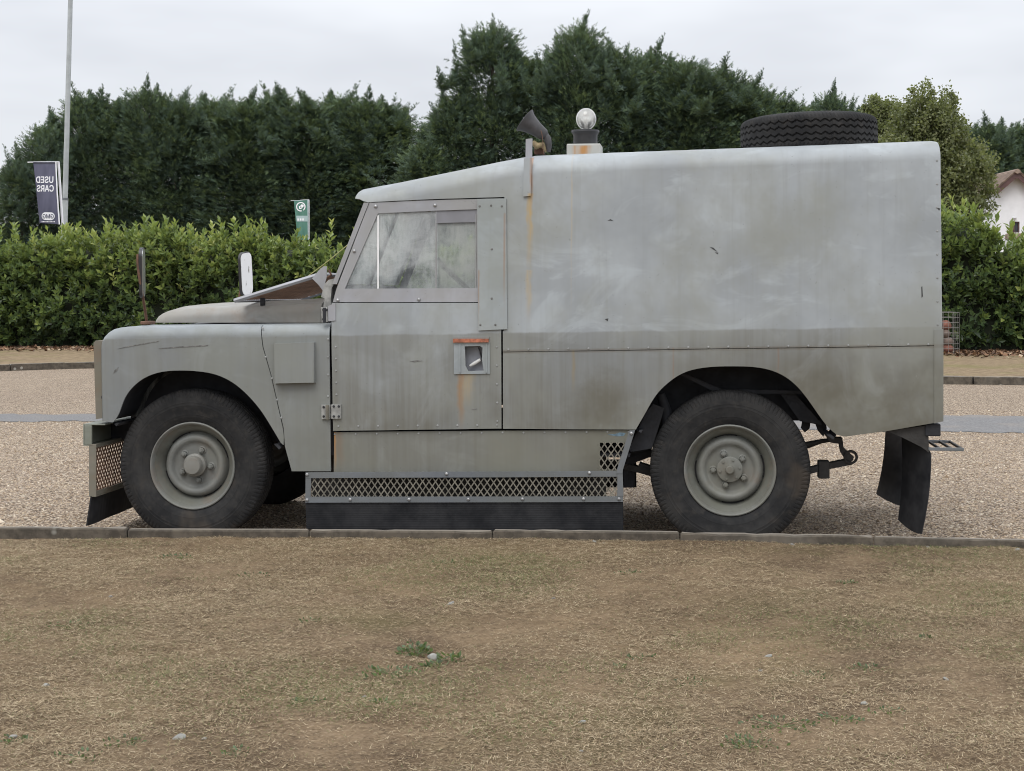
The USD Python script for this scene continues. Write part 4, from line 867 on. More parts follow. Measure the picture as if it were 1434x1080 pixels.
# ---------------------------------------------------------------- ground
def ground_mats():
    g = Gr(); P = g.pos()
    v1 = g.n('voronoi_texture', None, vector=P, scale=72.0, feature='f1'); cell, dist = R(v1 + '.color'), R(v1 + '.distance')
    rnd = R(g.n('separate_color', None, color=cell) + '.r')
    c = g.ramp(rnd, (0, (0.17, 0.125, 0.087)), (0.20, (0.30, 0.228, 0.155)), (0.48, (0.43, 0.335, 0.235)), (0.70, (0.50, 0.405, 0.295)), (0.9, (0.59, 0.50, 0.385)), (1, (0.69, 0.62, 0.51)))
    c = g.mix(g.rng(dist, 0.42, 0.62), c, (0.085, 0.062, 0.045))
    big = g.noise(P, 0.35, 5, 0.6); mid = g.noise(P, 2.2, 4, 0.6)
    clump = g.noise(P, 17, 3, 0.7)
    c = g.mix(g.math('multiply', g.rng(clump, 0.42, 0.66), 0.26), c, (0.17, 0.125, 0.095)); c = g.mix(g.math('multiply', g.rng(g.noise(P, 29, 2, 0.6), 0.52, 0.7), 0.40), c, (0.60, 0.50, 0.40))
    c = g.mix(g.math('multiply', g.rng(big, 0.40, 0.66), 0.22), c, (0.22, 0.165, 0.125), 'mix')
    c = g.mix(g.math('multiply', g.rng(mid, 0.5, 0.75), 0.22), c, (0.42, 0.33, 0.25))
    h = g.math('multiply', g.math('subtract', 1.0, dist), 0.009)
    g.p_ = g.p(base_color=c, roughness=0.9, specular_ior_level=0.2, normal=g.bump(h, 1.0, 0.8))
    M['gravel'] = g.build('shingle_surface', g.p_)
    g = Gr(); P = g.pos(); n1, n2 = g.noise(P, 55, 3, 0.7), g.noise(P, 1.2, 4, 0.6)
    c = g.mix(g.rng(n1, 0.3, 0.7), (0.13, 0.128, 0.128), (0.235, 0.232, 0.230)); c = g.mix(g.math('multiply', g.rng(n2, 0.45, 0.7), 0.45), c, (0.27, 0.235, 0.20))
    M['tarmac'] = g.build('smooth_grey_tarmac', g.p(base_color=c, roughness=0.95, specular_ior_level=0.1, normal=g.bump(n1, 0.003, 0.6)))
    g = Gr(); P = g.pos()
    n0, n1, n2, n3 = g.noise(P, 0.55, 4, 0.6), g.noise(P, 3.0, 5, 0.65), g.noise(P, 22, 4, 0.7), g.noise(g.map(P, (90, 190, 90)), 1.0, 3, 0.7)
    c = g.mix(g.rng(n1, 0.34, 0.66), (0.108, 0.074, 0.046), (0.212, 0.152, 0.094))
    c = g.mix(g.math('multiply', g.rng(n0, 0.42, 0.62), 0.45), c, (0.26, 0.185, 0.105))
    c = g.mix(g.math('multiply', g.rng(n3, 0.48, 0.72), 0.6), c, (0.38, 0.295, 0.205)); c = g.mix(g.math('multiply', g.rng(n2, 0.52, 0.75), 0.65), c, (0.062, 0.044, 0.030))
    gn = g.math('multiply', g.rng(g.noise(g.map(P, (1, 1, 1), (13, 4, 0)), 1.1, 4, 0.65), 0.52, 0.72), 0.30)
    c = g.mix(gn, c, (0.125, 0.125, 0.048))
    M['soil'] = g.build('dry_turf_soil', g.p(base_color=c, roughness=0.95, specular_ior_level=0.1, normal=g.bump(g.math('add', g.math('multiply', n2, 0.018), g.math('multiply', n3, 0.010)), 1.0, 0.7)))
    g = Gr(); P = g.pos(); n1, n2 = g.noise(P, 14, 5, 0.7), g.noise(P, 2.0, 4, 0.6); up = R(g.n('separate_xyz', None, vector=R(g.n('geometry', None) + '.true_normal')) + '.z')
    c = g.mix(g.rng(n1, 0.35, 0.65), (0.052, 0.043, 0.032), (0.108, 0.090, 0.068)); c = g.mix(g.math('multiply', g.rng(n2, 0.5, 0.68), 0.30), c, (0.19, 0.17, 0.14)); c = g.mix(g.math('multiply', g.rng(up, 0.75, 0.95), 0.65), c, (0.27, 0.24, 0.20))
    v = g.n('voronoi_texture', 'distance', vector=P, scale=5.5, feature='f1'); c = g.mix(g.math('multiply', g.rng(v, 0.10, 0.16, 1.0, 0.0), 0.55), c, (0.42, 0.41, 0.36))
    M['kerb'] = g.build('lichened_concrete', g.p(base_color=c, roughness=0.9, normal=g.bump(n1, 0.006, 0.7)))
ground_mats()
def sheet(name, pts, z_off, mat, label, flat=None, n=1, kind='structure'):
    P_ = np.array([[x, y, (TILT * x + G0 if abs(x) < 60 else TILT * 60 * np.sign(x) + G0) + z_off] for x, y in pts])
    t = trimesh.creation.triangulate_polygon(Polygon(pts), engine='earcut'); v2, f = t
    V = np.array([[x, y, TILT * max(-60, min(60, x)) + G0 + z_off] for x, y in v2])
    return part('/World', name, (V, f), mat, kind=kind, label=label)
sheet('ground', [(-60, -40), (60, -40), (60, 600), (-60, 600), (-600, 600), (-600, -40)][:4], -0.012, M['soil'], 'bare dry ground around the yard')
sheet('gravel_road', [(-60, 7.0), (-60, 29), (-14, 27), (60, 22), (60, 4.5), (6, 6.4)], 0.0, M['gravel'], 'tan shingle parking road')
st_t = [G(x, y)[:2] for x, y in ((-500, 577.5), (65, 580), (400, 581), (900, 581.5), (1380, 583.0), (1900, 586))]
st_b = [G(x, y)[:2] for x, y in ((1900, 613), (1380, 606), (900, 598.5), (400, 593), (65, 591), (-500, 588))]
def rough(pts, amp, step=0.12, seed=3, leaf=0.014):
    r_ = np.random.default_rng(seed); out = []
    for a, b in zip(pts[:-1], pts[1:]):
        k = max(2, int(np.hypot(*(np.array(b) - a)) / step))
        for t in np.arange(k) / k:
            p_ = np.array(a) + (np.array(b) - a) * t; s_ = meshkit.fbm(np.array([[p_[0] * 2.0, seed, 0]]), 4)[0] - .5; out.append((p_[0], p_[1] + amp * (s_ * 2 + r_.normal() * .25)))
    out.append(tuple(pts[-1])); return out
sheet('tarmac_strip', rough(st_t, 0.16) + rough(st_b, 0.16, seed=9), 0.004, M['tarmac'], 'smooth blue-grey tarmac strip across the shingle')
# near edging kerb
KT = 0.115
KPX = [(-1000, 737), (-330, 738), (-70, 738.4), (182, 739.0), (435, 739.9), (691, 741.4), (952, 744.4), (1222, 748.6), (1434, 752.6), (1500, 754), (1780, 760.5), (2100, 769)]
KXY = np.array([G(x, y, KT)[:2] for x, y in KPX])
def kerb_y(x): return np.interp(x, KXY[:, 0], KXY[:, 1])
KERB = thing('near_kerb', 'low edging kerb between the dry grass and the shingle, beside the wheels', None, kind='structure')
js = [G(x, np.interp(x, [p_[0] for p_ in KPX], [p_[1] for p_ in KPX]), KT)[0] for x in (182, 435, 691, 952, 1222)]; step = float(np.mean(np.diff(js)))
edges = [js[0] - step * k for k in range(4, 0, -1)] + js + [js[-1] + step * k for k in range(1, 5)]
def kerb_stone(parent, p0, p1, w, top, h, mat, seed, zfun):
    """one concrete edging block with worn arrises; p0, p1 on its back edge; w towards the near side"""
    r_ = np.random.default_rng(seed)
    p0, p1 = np.array(p0), np.array(p1); ln_ = np.linalg.norm(p1 - p0); d2 = (p1 - p0) / ln_; n2 = np.array([d2[1], -d2[0]]) * np.sign(w); w = abs(w)
    m = Manifold(m3.Mesh(*[np.asarray(a, np.float32 if i == 0 else np.uint32) for i, a in enumerate(VF(cbox((0.003, 0, -h), (ln_ - 0.003, w, 0), 0.008)))])).refine_to_length(0.06)
    v, f = VF(m)
    nz_ = meshkit.fbm(v * 9 + seed * 7.1, 4)[:, None] - 0.5
    v = v + nz_ * np.array([0, 0.006, 0.005]) * (np.abs(v[:, 0:1] - ln_ / 2) < ln_ / 2 - 0.02)
    chip = meshkit.noise(v * 22 + seed) > 0.80
    v[:, 2] -= np.where(chip & (v[:, 2] > -0.02), 0.004, 0)
    dz = r_.normal() * 0.003
    Vw = np.stack([p0[0] + d2[0] * v[:, 0] + n2[0] * v[:, 1], p0[1] + d2[1] * v[:, 0] + n2[1] * v[:, 1], v[:, 2] + dz], 1)
    Vw[:, 2] += zfun(Vw[:, 0]) + top
    if w and np.sign(np.cross(d2, n2)) < 0: f = f[:, ::-1]
    part(parent, 'kerb_stone', (Vw, f), mat, 40)
zl = lambda x: TILT * x + G0
for i in range(len(edges) - 1): kerb_stone(KERB, (edges[i], float(kerb_y(edges[i]))), (edges[i + 1], float(kerb_y(edges[i + 1]))), 0.05, KT, 0.22, M['kerb'], i, zl)
# foreground dry lawn: a gently uneven sheet
LAWN_Z = 0.072
nx_, ny_ = 300, 180
xs, ss = np.r_[np.linspace(-9, -3.3, 14), np.linspace(-3.2, 3.2, 272), np.linspace(3.3, 9, 14)], np.r_[np.linspace(0, 0.50, 12), np.linspace(0.503, 1, 168)]
def lawn_back(x): return kerb_y(x) - 0.05
def lawn_z(x, y):
    p_ = np.stack([x * 1.3, y * 1.3, np.zeros_like(x)], -1)
    hol = -0.022 * np.exp(-(((x - HOL[0]) / 0.12) ** 2 + ((y - HOL[1]) / 0.09) ** 2))
    return TILT * x + G0 + LAWN_Z + 0.03 * (meshkit.fbm(p_, 3) - 0.5) + 0.018 * (meshkit.fbm(p_ * 7, 3, 5) - 0.5) + hol
HOL = G(601, 917, LAWN_Z)[:2]
X_, S_ = np.meshgrid(xs, ss); Y_ = -1.0 + (lawn_back(X_) + 1.0) * S_
Z_ = lawn_z(X_, Y_)
i_, j_ = np.meshgrid(np.arange(ny_ - 1), np.arange(nx_ - 1), indexing='ij'); a_ = i_ * nx_ + j_
part('/World', 'lawn', (np.stack([X_, Y_, Z_], -1).reshape(-1, 3), np.stack([a_, a_ + 1, a_ + nx_ + 1, a_ + nx_], -1).reshape(-1, 4)), M['soil'], True, kind='structure', label='parched brown lawn in the foreground')
# dry grass blades
def blade_mat():
    g = Gr(); t = g.attr('tint')
    c = g.ramp(t, (0, (0.080, 0.057, 0.036)), (0.25, (0.180, 0.131, 0.079)), (0.5, (0.305, 0.230, 0.140)), (0.72, (0.49, 0.405, 0.27)), (0.76, (0.18, 0.17, 0.07)), (0.88, (0.12, 0.135, 0.052)), (1, (0.085, 0.115, 0.042)))
    M['straw'] = g.build('dry_grass_blades', g.p(base_color=c, roughness=0.8, specular_ior_level=0.2))
blade_mat()
def blades(n, seed):
    r_ = np.random.default_rng(seed)
    y = 3.35 + (7.45 - 3.35) * r_.random(n) ** 0.85; x = (r_.random(n) * 2 - 1) * (0.365 * y + 0.35)
    keep = y < lawn_back(x) - 0.004; x, y = x[keep], y[keep]
    pt = np.stack([x * 2.2, y * 2.2, x * 0], -1); dens = meshkit.fbm(pt, 4, 3); grn = meshkit.fbm(np.stack([x * 1.1 + 7, y * 1.1, x * 0], -1), 4, 11)
    pat = meshkit.fbm(np.stack([x * 1.7 - 9, y * 2.6, x * 0 + 3], -1), 4, 23)
    keep = r_.random(len(x)) < 0.25 + 1.1 * np.clip((dens - 0.30) / 0.4, 0, 1); x, y, dens, grn, pat = x[keep], y[keep], dens[keep], grn[keep], pat[keep]
    n = len(x); ln_ = r_.uniform(0.007, 0.023, n); az = r_.uniform(0, 2 * math.pi, n); el = np.abs(r_.normal(0.10, 0.20, n)); wd_ = r_.uniform(0.0005, 0.0012, n)
    green = r_.random(n) < np.clip((grn - 0.50) * 2.0, 0.02, 0.36)
    el = np.where(green, el + 0.25, el)
    z = lawn_z(x, y) + r_.uniform(0.0005, 0.006, n)
    d_ = np.stack([np.cos(az) * np.cos(el), np.sin(az) * np.cos(el), np.sin(el)], 1); sd = np.stack([-np.sin(az), np.cos(az), 0.5 * np.sin(az * 7)], 1)
    o = np.stack([x, y, z], 1); tip = o + d_ * ln_[:, None]
    V = np.stack([o - sd * wd_[:, None], o + sd * wd_[:, None], tip], 1).reshape(-1, 3)
    f = np.arange(n * 3).reshape(-1, 3)
    t = np.where(green, r_.uniform(0.77, 1.0, n), np.clip(r_.normal(0.40, 0.20, n) + (dens - .5) * 0.25 + 0.18 * (pat - .5), 0, 0.72))
    return V, f, np.repeat(t, 3)
V, f, t = blades(900000, 21)
part('/World', 'dry_grass', (V, f), M['straw'], tint=t, kind='stuff', label='short straw-coloured grass blades on the lawn', cat=None)
# loose shingle beside and under the vehicle
def stones_mesh(n, seed):
    r_ = np.random.default_rng(seed)
    Y = 6.9 + 9.0 * r_.random(n) ** 1.4; X = (r_.random(n) * 2 - 1) * (0.36 * Y + 0.4)
    keep = Y > kerb_y(X) + 0.01; X, Y = X[keep], Y[keep]
    ta = np.interp(X, [p[0] for p in st_b[::-1]], [p[1] for p in st_b[::-1]]); tb = np.interp(X, [p[0] for p in st_t], [p[1] for p in st_t])
    keep = ~((Y > ta - 0.02) & (Y < tb + 0.02)); X, Y = X[keep], Y[keep]; n = len(X)
    base = np.array([[1, 0, 0], [0, 1, 0], [-1, 0, 0], [0, -1, 0], [0, 0, 1], [0.1, 0.1, -1.0]]) 
    s_ = (r_.lognormal(math.log(0.0049), 0.34, n))[:, None, None]
    B = base[None] * np.stack([r_.uniform(0.8, 1.5, n), r_.uniform(0.7, 1.2, n), r_.uniform(0.5, 0.8, n)], 1)[:, None, :] + r_.normal(0, 0.22, (n, 6, 3))
    a = r_.uniform(0, 6.28, n); ca, sa = np.cos(a)[:, None], np.sin(a)[:, None]
    B = np.stack([B[..., 0] * ca - B[..., 1] * sa, B[..., 0] * sa + B[..., 1] * ca, B[..., 2]], -1) * s_
    V = B + np.stack([X, Y, TILT * X + G0 + 0.002], 1)[:, None, :]
    F_ = np.array([[0, 1, 4], [1, 2, 4], [2, 3, 4], [3, 0, 4], [1, 0, 5], [2, 1, 5], [3, 2, 5], [0, 3, 5]])
    return V.reshape(-1, 3), (F_[None] + (np.arange(n) * 6)[:, None, None]).reshape(-1, 3), np.repeat(r_.random(n), 6)
g = Gr(); t_ = g.attr('tint')
M['pebble'] = g.build('shingle_stones', g.p(base_color=g.ramp(t_, (0, (0.19, 0.14, 0.098)), (0.2, (0.33, 0.25, 0.172)), (0.5, (0.44, 0.345, 0.245)), (0.78, (0.52, 0.425, 0.315)), (1, (0.68, 0.61, 0.50))), roughness=0.85, specular_ior_level=0.25))
V, f, t = stones_mesh(72000, 5)
part('/World', 'loose_shingle', (V, f), M['pebble'], tint=t, kind='stuff', label='loose tan shingle stones on the road')
# far kerb and verge
fk = [G(x, y, 0.11)[:2] for x, y in ((-420, 522), (-160, 514.5), (0, 510.3), (130, 506.5), (400, 505.5), (700, 510), (1000, 518), (1330, 526.3), (1434, 527.2), (1600, 528), (1900, 532))]
FK = smooth_line(fk, 400); seg = np.r_[0, np.cumsum(np.linalg.norm(np.diff(FK, axis=0), axis=1))]
FKERB = thing('far_kerb', 'worn concrete kerb along the verge on the far side of the shingle', None, kind='structure')
q = np.arange(0, seg[-1], 0.915); KP = np.stack([np.interp(q, seg, FK[:, 0]), np.interp(q, seg, FK[:, 1])], 1)
for i in range(len(KP) - 1): kerb_stone(FKERB, KP[i], KP[i + 1], 0.13, 0.11, 0.25, M['kerb'], 50 + i, zl)
g = Gr(); Pp = g.pos(); n0, n1, n2 = g.noise(Pp, 0.8, 4, 0.6), g.noise(Pp, 7, 5, 0.7), g.noise(Pp, 30, 3, 0.7)
c = g.mix(g.rng(n1, 0.3, 0.7), (0.17, 0.125, 0.080), (0.30, 0.23, 0.145)); c = g.mix(g.math('multiply', g.rng(n0, 0.5, 0.65), 0.5), c, (0.17, 0.16, 0.065)); c = g.mix(g.math('multiply', g.rng(n2, 0.5, 0.75), 0.5), c, (0.10, 0.065, 0.04))
M['verge'] = g.build('dry_verge', g.p(base_color=c, roughness=0.95, specular_ior_level=0.1, normal=g.bump(n2, 0.03, 0.7)))
sheet('verge', [tuple(p_ + np.array([0, 0.004])) for p_ in KP] + [(59, 590), (-59, 590)], 0.095, M['verge'], 'strip of dry grass verge behind the far kerb')

# ---------------------------------------------------------------- foliage
def leaf_mat(name, stops, rough_=0.45, trans=0.25, spec=0.5):
    g = Gr(); t = g.attr('tint'); c = g.ramp(t, *stops)
    pb = g.p(base_color=c, roughness=rough_, specular_ior_level=spec); tr = g.n('translucent_bsdf', 'BSDF', color=g.mix(0.5, c, (0.30, 0.36, 0.06)))
    return g.build(name, g.n('mix_closure', 'closure', fac=trans, closure1=pb, closure2=tr))
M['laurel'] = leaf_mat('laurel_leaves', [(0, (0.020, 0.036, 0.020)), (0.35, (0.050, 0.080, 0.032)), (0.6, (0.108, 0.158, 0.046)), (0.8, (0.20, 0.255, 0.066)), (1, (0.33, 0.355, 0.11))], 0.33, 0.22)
M['conifer'] = leaf_mat('conifer_sprays', [(0, (0.022, 0.032, 0.032)), (0.4, (0.052, 0.082, 0.062)), (0.7, (0.098, 0.148, 0.086)), (1, (0.180, 0.235, 0.110))], 0.6, 0.12, 0.3)
M['birch'] = leaf_mat('birch_leaves', [(0, (0.050, 0.062, 0.030)), (0.5, (0.125, 0.142, 0.060)), (1, (0.225, 0.225, 0.105))], 0.55, 0.3)
M['bark'] = simple('brown_bark', (0.075, 0.058, 0.045), 0.9, 0.35, 8, bump=0.01)
M['pale_bark'] = simple('pale_bark', (0.34, 0.32, 0.28), 0.85, 0.35, 6)
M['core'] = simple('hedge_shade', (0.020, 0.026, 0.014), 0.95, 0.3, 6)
def unit(a): return a / (np.linalg.norm(a, axis=-1, keepdims=True) + 1e-12)
def frames(d, r_):
    """for directions d: side and normal vectors with a random roll"""
    up = np.array([0, 0, 1.0]); s = unit(np.cross(d, up) + 1e-6); n = np.cross(s, d); a = r_.uniform(-math.pi, math.pi, len(d))[:, None]
    return s * np.cos(a) + n * np.sin(a), n * np.cos(a) - s * np.sin(a)
def laurel_shoots(pos, dirs, length, nl, leaf, tint, r_):
    """each shoot: a stem direction with alternating upswept leaves; returns leaf meshes"""
    N = len(pos); k = np.arange(nl)
    tt = (k + 0.6) / nl
    ang = k * 2.399 + r_.uniform(0, 6.28, N)[:, None]
    s, n = frames(dirs, r_)
    base = pos[:, None, :] + dirs[:, None, :] * (length[:, None] * tt)[..., None]
    spread = (1.05 - 0.65 * tt)[None, :] + r_.normal(0, 0.18, (N, nl))
    rad = s[:, None, :] * np.cos(ang)[..., None] + n[:, None, :] * np.sin(ang)[..., None]
    ld = unit(dirs[:, None, :] * np.cos(spread)[..., None] + rad * np.sin(spread)[..., None])
    ls = (leaf[:, None] * (1 - 0.35 * np.abs(tt - 0.5))[None] * r_.uniform(0.75, 1.2, (N, nl)))
    side = unit(np.cross(ld, dirs[:, None, :] + r_.normal(0, 0.12, (N, nl, 3)))); nrm = np.cross(side, ld)
    w = ls * 0.25; b = base
    mid = b + ld * (ls * 0.5)[..., None] - nrm * (w * 0.25)[..., None]
    l_ = b + ld * (ls * 0.48)[..., None] + side * w[..., None] + nrm * (w * 0.25)[..., None]; r2 = b + ld * (ls * 0.48)[..., None] - side * w[..., None] + nrm * (w * 0.25)[..., None]
    tip = b + ld * ls[..., None] - nrm * (ls * 0.10)[..., None]
    V = np.stack([b, l_, mid, r2, tip], 2).reshape(-1, 3); M_ = N * nl; o = (np.arange(M_) * 5)[:, None]
    f = np.concatenate([o + [0, 2, 1], o + [0, 3, 2], o + [1, 2, 4], o + [2, 3, 4]], 1).reshape(-1, 3)
    tn = np.clip(tint[:, None] + r_.normal(0, 0.10, (N, nl)) + 0.12 * (tt[None] - .5), 0, 1)
    return V, f, np.repeat(tn.reshape(-1), 5)
def hedge(label, xpts, seed, depth=1.5):
    """xpts: list of (px, base y, top y, Y distance); the front face follows the base line"""
    r_ = np.random.default_rng(seed)
    A = np.array([[(px - CX) / F * Y, Y, CAM_H - (yt - YH) / F * Y] for px, yb, yt, Y in xpts])
    X0, X1 = A[0, 0], A[-1, 0]
    fy = lambda x: np.interp(x, A[:, 0], A[:, 1]); fz = lambda x: np.interp(x, A[:, 0], A[:, 2])
    zb = lambda x: TILT * x + G0 + 0.10
    H = thing('laurel_hedge', label, 'hedge', (0.5 * (X0 + X1), float(fy(0.5 * (X0 + X1))), 0.1)); off = np.array([0.5 * (X0 + X1), float(fy(0.5 * (X0 + X1))), 0.1])
    # dark core put in for the shade inside the hedge
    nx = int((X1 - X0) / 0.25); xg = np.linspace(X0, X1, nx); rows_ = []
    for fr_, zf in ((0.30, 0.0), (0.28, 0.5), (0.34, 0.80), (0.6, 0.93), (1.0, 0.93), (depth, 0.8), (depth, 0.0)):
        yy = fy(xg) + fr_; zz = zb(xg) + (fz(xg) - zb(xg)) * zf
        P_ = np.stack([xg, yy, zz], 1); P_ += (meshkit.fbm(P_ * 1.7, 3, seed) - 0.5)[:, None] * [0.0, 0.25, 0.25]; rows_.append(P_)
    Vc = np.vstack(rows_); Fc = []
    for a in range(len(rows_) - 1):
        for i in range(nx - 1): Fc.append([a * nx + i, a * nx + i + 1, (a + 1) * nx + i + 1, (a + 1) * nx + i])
    part(H, 'shade_core', (Vc - off, np.array(Fc)), M['core'], True)
    Ln = X1 - X0
    sets = []
    def surf(n, lay):
        x = X0 + Ln * r_.random(n); hz = r_.random(n); z0_, z1_ = zb(x), fz(x)
        bul = meshkit.fbm(np.stack([x * 1.2, hz * 3, x * 0], -1), 3, seed + 1)
        y = fy(x) + 0.12 + lay + 0.55 * (bul - 0.5) + 0.30 * np.clip(hz - 0.75, 0, 1) * 2 + 0.18 * (hz < 0.10)
        p_ = np.stack([x, y, z0_ + 0.05 + (z1_ - z0_ - 0.15) * hz], 1)
        d_ = unit(np.stack([r_.normal(0, 0.45, n), -0.75 + r_.normal(0, 0.25, n), 0.30 + 0.75 * hz + r_.normal(0, 0.30, n)], 1))
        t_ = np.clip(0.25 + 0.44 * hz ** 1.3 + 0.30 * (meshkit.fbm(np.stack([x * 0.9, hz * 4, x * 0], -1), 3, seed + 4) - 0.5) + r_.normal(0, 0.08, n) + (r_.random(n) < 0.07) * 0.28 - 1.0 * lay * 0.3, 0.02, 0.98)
        return p_, d_, t_
    for n, lay in ((int(Ln * 150), 0.0), (int(Ln * 80), 0.24)):
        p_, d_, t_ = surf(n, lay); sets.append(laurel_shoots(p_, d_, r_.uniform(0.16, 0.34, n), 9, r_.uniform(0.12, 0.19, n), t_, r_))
    n = int(Ln * 44)                                                    # upright new shoots along the top
    x = X0 + Ln * r_.random(n); dd = depth * r_.random(n) ** 1.3; hh = meshkit.fbm(np.stack([x * 1.6, dd, x * 0], -1), 3, seed + 7)
    p_ = np.stack([x, fy(x) + 0.15 + dd, zb(x) + (fz(x) - zb(x)) * (0.80 + 0.22 * np.clip((hh - 0.3) / 0.4, 0, 1)) - 0.26], 1)
    d_ = unit(np.stack([r_.normal(0, 0.22, n), r_.normal(-0.12, 0.22, n), np.ones(n)], 1))
    sets.append(laurel_shoots(p_, d_, r_.uniform(0.30, 0.68, n), 14, r_.uniform(0.14, 0.20, n), np.clip(0.61 + r_.normal(0, 0.10, n) + 0.5 * (hh - .5), 0, 1), r_))
    n = int(Ln * 3.5); x = X0 + Ln * r_.random(n)                        # tall leaders
    p_ = np.stack([x, fy(x) + r_.uniform(0.15, 0.8, n), zb(x) + (fz(x) - zb(x)) * 0.93 - 0.1], 1); d_ = unit(np.stack([r_.normal(0, 0.12, n), r_.normal(0, 0.12, n), np.ones(n)], 1))
    sets.append(laurel_shoots(p_, d_, r_.uniform(0.45, 0.80, n), 17, r_.uniform(0.16, 0.23, n), np.clip(0.70 + r_.normal(0, 0.08, n), 0, 1), r_))
    V = np.vstack([s[0] for s in sets]); o = np.cumsum([0] + [len(s[0]) for s in sets[:-1]]); f = np.vstack([s[1] + k for s, k in zip(sets, o)]); t = np.concatenate([s[2] for s in sets])
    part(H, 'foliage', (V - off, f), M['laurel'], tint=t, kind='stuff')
hedge('long glossy green laurel hedge with yellow-green new shoots, left of the cab', [(-150, 482, 362, 33.6), (0, 484, 346, 33.2), (120, 484, 340, 33.0), (200, 485, 330, 32.6), (240, 485, 332, 32.6), (275, 485, 345, 32.6), (325, 485, 330, 32.3), (370, 485, 345, 32.3), (395, 486, 340, 32.1), (425, 486, 336, 32.0), (460, 486, 345, 31.8), (520, 486, 360, 31.6), (760, 487, 355, 30.8)], 3)
hedge('taller dark green laurel hedge beyond the rear of the vehicle, below the white house', [(770, 488, 330, 30.7), (1000, 489, 318, 29.9), (1200, 491, 300, 29.0), (1330, 492, 305, 28.4), (1375, 492, 305, 28.2), (1394, 492, 328, 28.2), (1410, 492, 352, 28.2), (1434, 492, 345, 28.0), (1600, 494, 335, 27.5)], 4)
# leaf litter under the hedges
def litter(n, seed):
    r_ = np.random.default_rng(seed); px = np.r_[r_.uniform(-40, 420, n // 2), r_.uniform(1300, 1500, n // 2)]
    b = np.interp(px, [0, 420, 1320, 1434], [33.2, 32.0, 28.5, 28.0]); y = b + 0.35 - np.abs(r_.normal(0, 1.0, n)); x = (px - CX) / F * y
    z = TILT * x + G0 + 0.10 + r_.uniform(0.0, 0.03, n); a = r_.uniform(0, 6.28, n); s_ = r_.uniform(0.03, 0.065, n); tl = r_.normal(0, 0.4, (n, 2))
    e1 = np.stack([np.cos(a), np.sin(a), tl[:, 0]], 1) * s_[:, None]; e2 = np.stack([-np.sin(a), np.cos(a), tl[:, 1]], 1) * (s_ * 0.5)[:, None]; o = np.stack([x, y, z], 1)
    V = np.stack([o - e1, o + e2, o + e1, o - e2], 1).reshape(-1, 3); k = (np.arange(n) * 4)[:, None]
    return V, np.concatenate([k + [0, 1, 2], k + [0, 2, 3]], 1).reshape(-1, 3), np.repeat(r_.random(n), 4)
g = Gr(); M['litter'] = g.build('dead_leaves', g.p(base_color=g.ramp(g.attr('tint'), (0, (0.06, 0.035, 0.022)), (0.6, (0.16, 0.085, 0.045)), (0.9, (0.27, 0.15, 0.08)), (1, (0.5, 0.42, 0.3))), roughness=0.85))
V, f, t = litter(5200, 8)
part('/World', 'leaf_litter', (V, f), M['litter'], tint=t, kind='stuff', label='brown dead leaves along the foot of the hedges')

def sprays(pos, dirs, size, tint, r_, pairs=3):
    """flat feathery conifer sprays: an axis with paired tapering side shoots, tips drooping a little"""
    N = len(pos); s, n = frames(dirs, r_)
    flat = unit(s + 0.0 * n); up = np.cross(flat, dirs)
    def pt(t, sd, dn=0.0): return pos + dirs * (size * t)[:, None] + flat * (size * sd)[:, None] - up * 0 + np.array([0, 0, -1.0]) * (size * (dn + 0.10 * t * t))[:, None]
    one = np.ones(N); tris = []
    tris.append((pt(0 * one, -0.05 * one), pt(0 * one, 0.05 * one), pt(1.0 * one, 0 * one)))
    for k in range(pairs):
        t0 = 0.10 + 0.72 * k / pairs
        for sg in (-1, 1):
            j = r_.uniform(-0.05, 0.05, N); ln_ = (0.46 - 0.30 * k / pairs) * r_.uniform(0.7, 1.25, N)
            tris.append((pt(t0 - 0.06 + j, 0 * one), pt(t0 + 0.08 + j, 0 * one), pt(t0 + j + ln_ * 0.80, sg * ln_ * 0.72, r_.uniform(-0.10, 0.12, N))))
    V = np.stack([np.stack(t, 1) for t in tris], 1); T_ = V.shape[1]
    return V.reshape(-1, 3), np.arange(N * T_ * 3).reshape(-1, 3), np.repeat(np.clip(tint[:, None] + r_.normal(0, 0.06, (N, T_)), 0, 1).reshape(-1), 3)
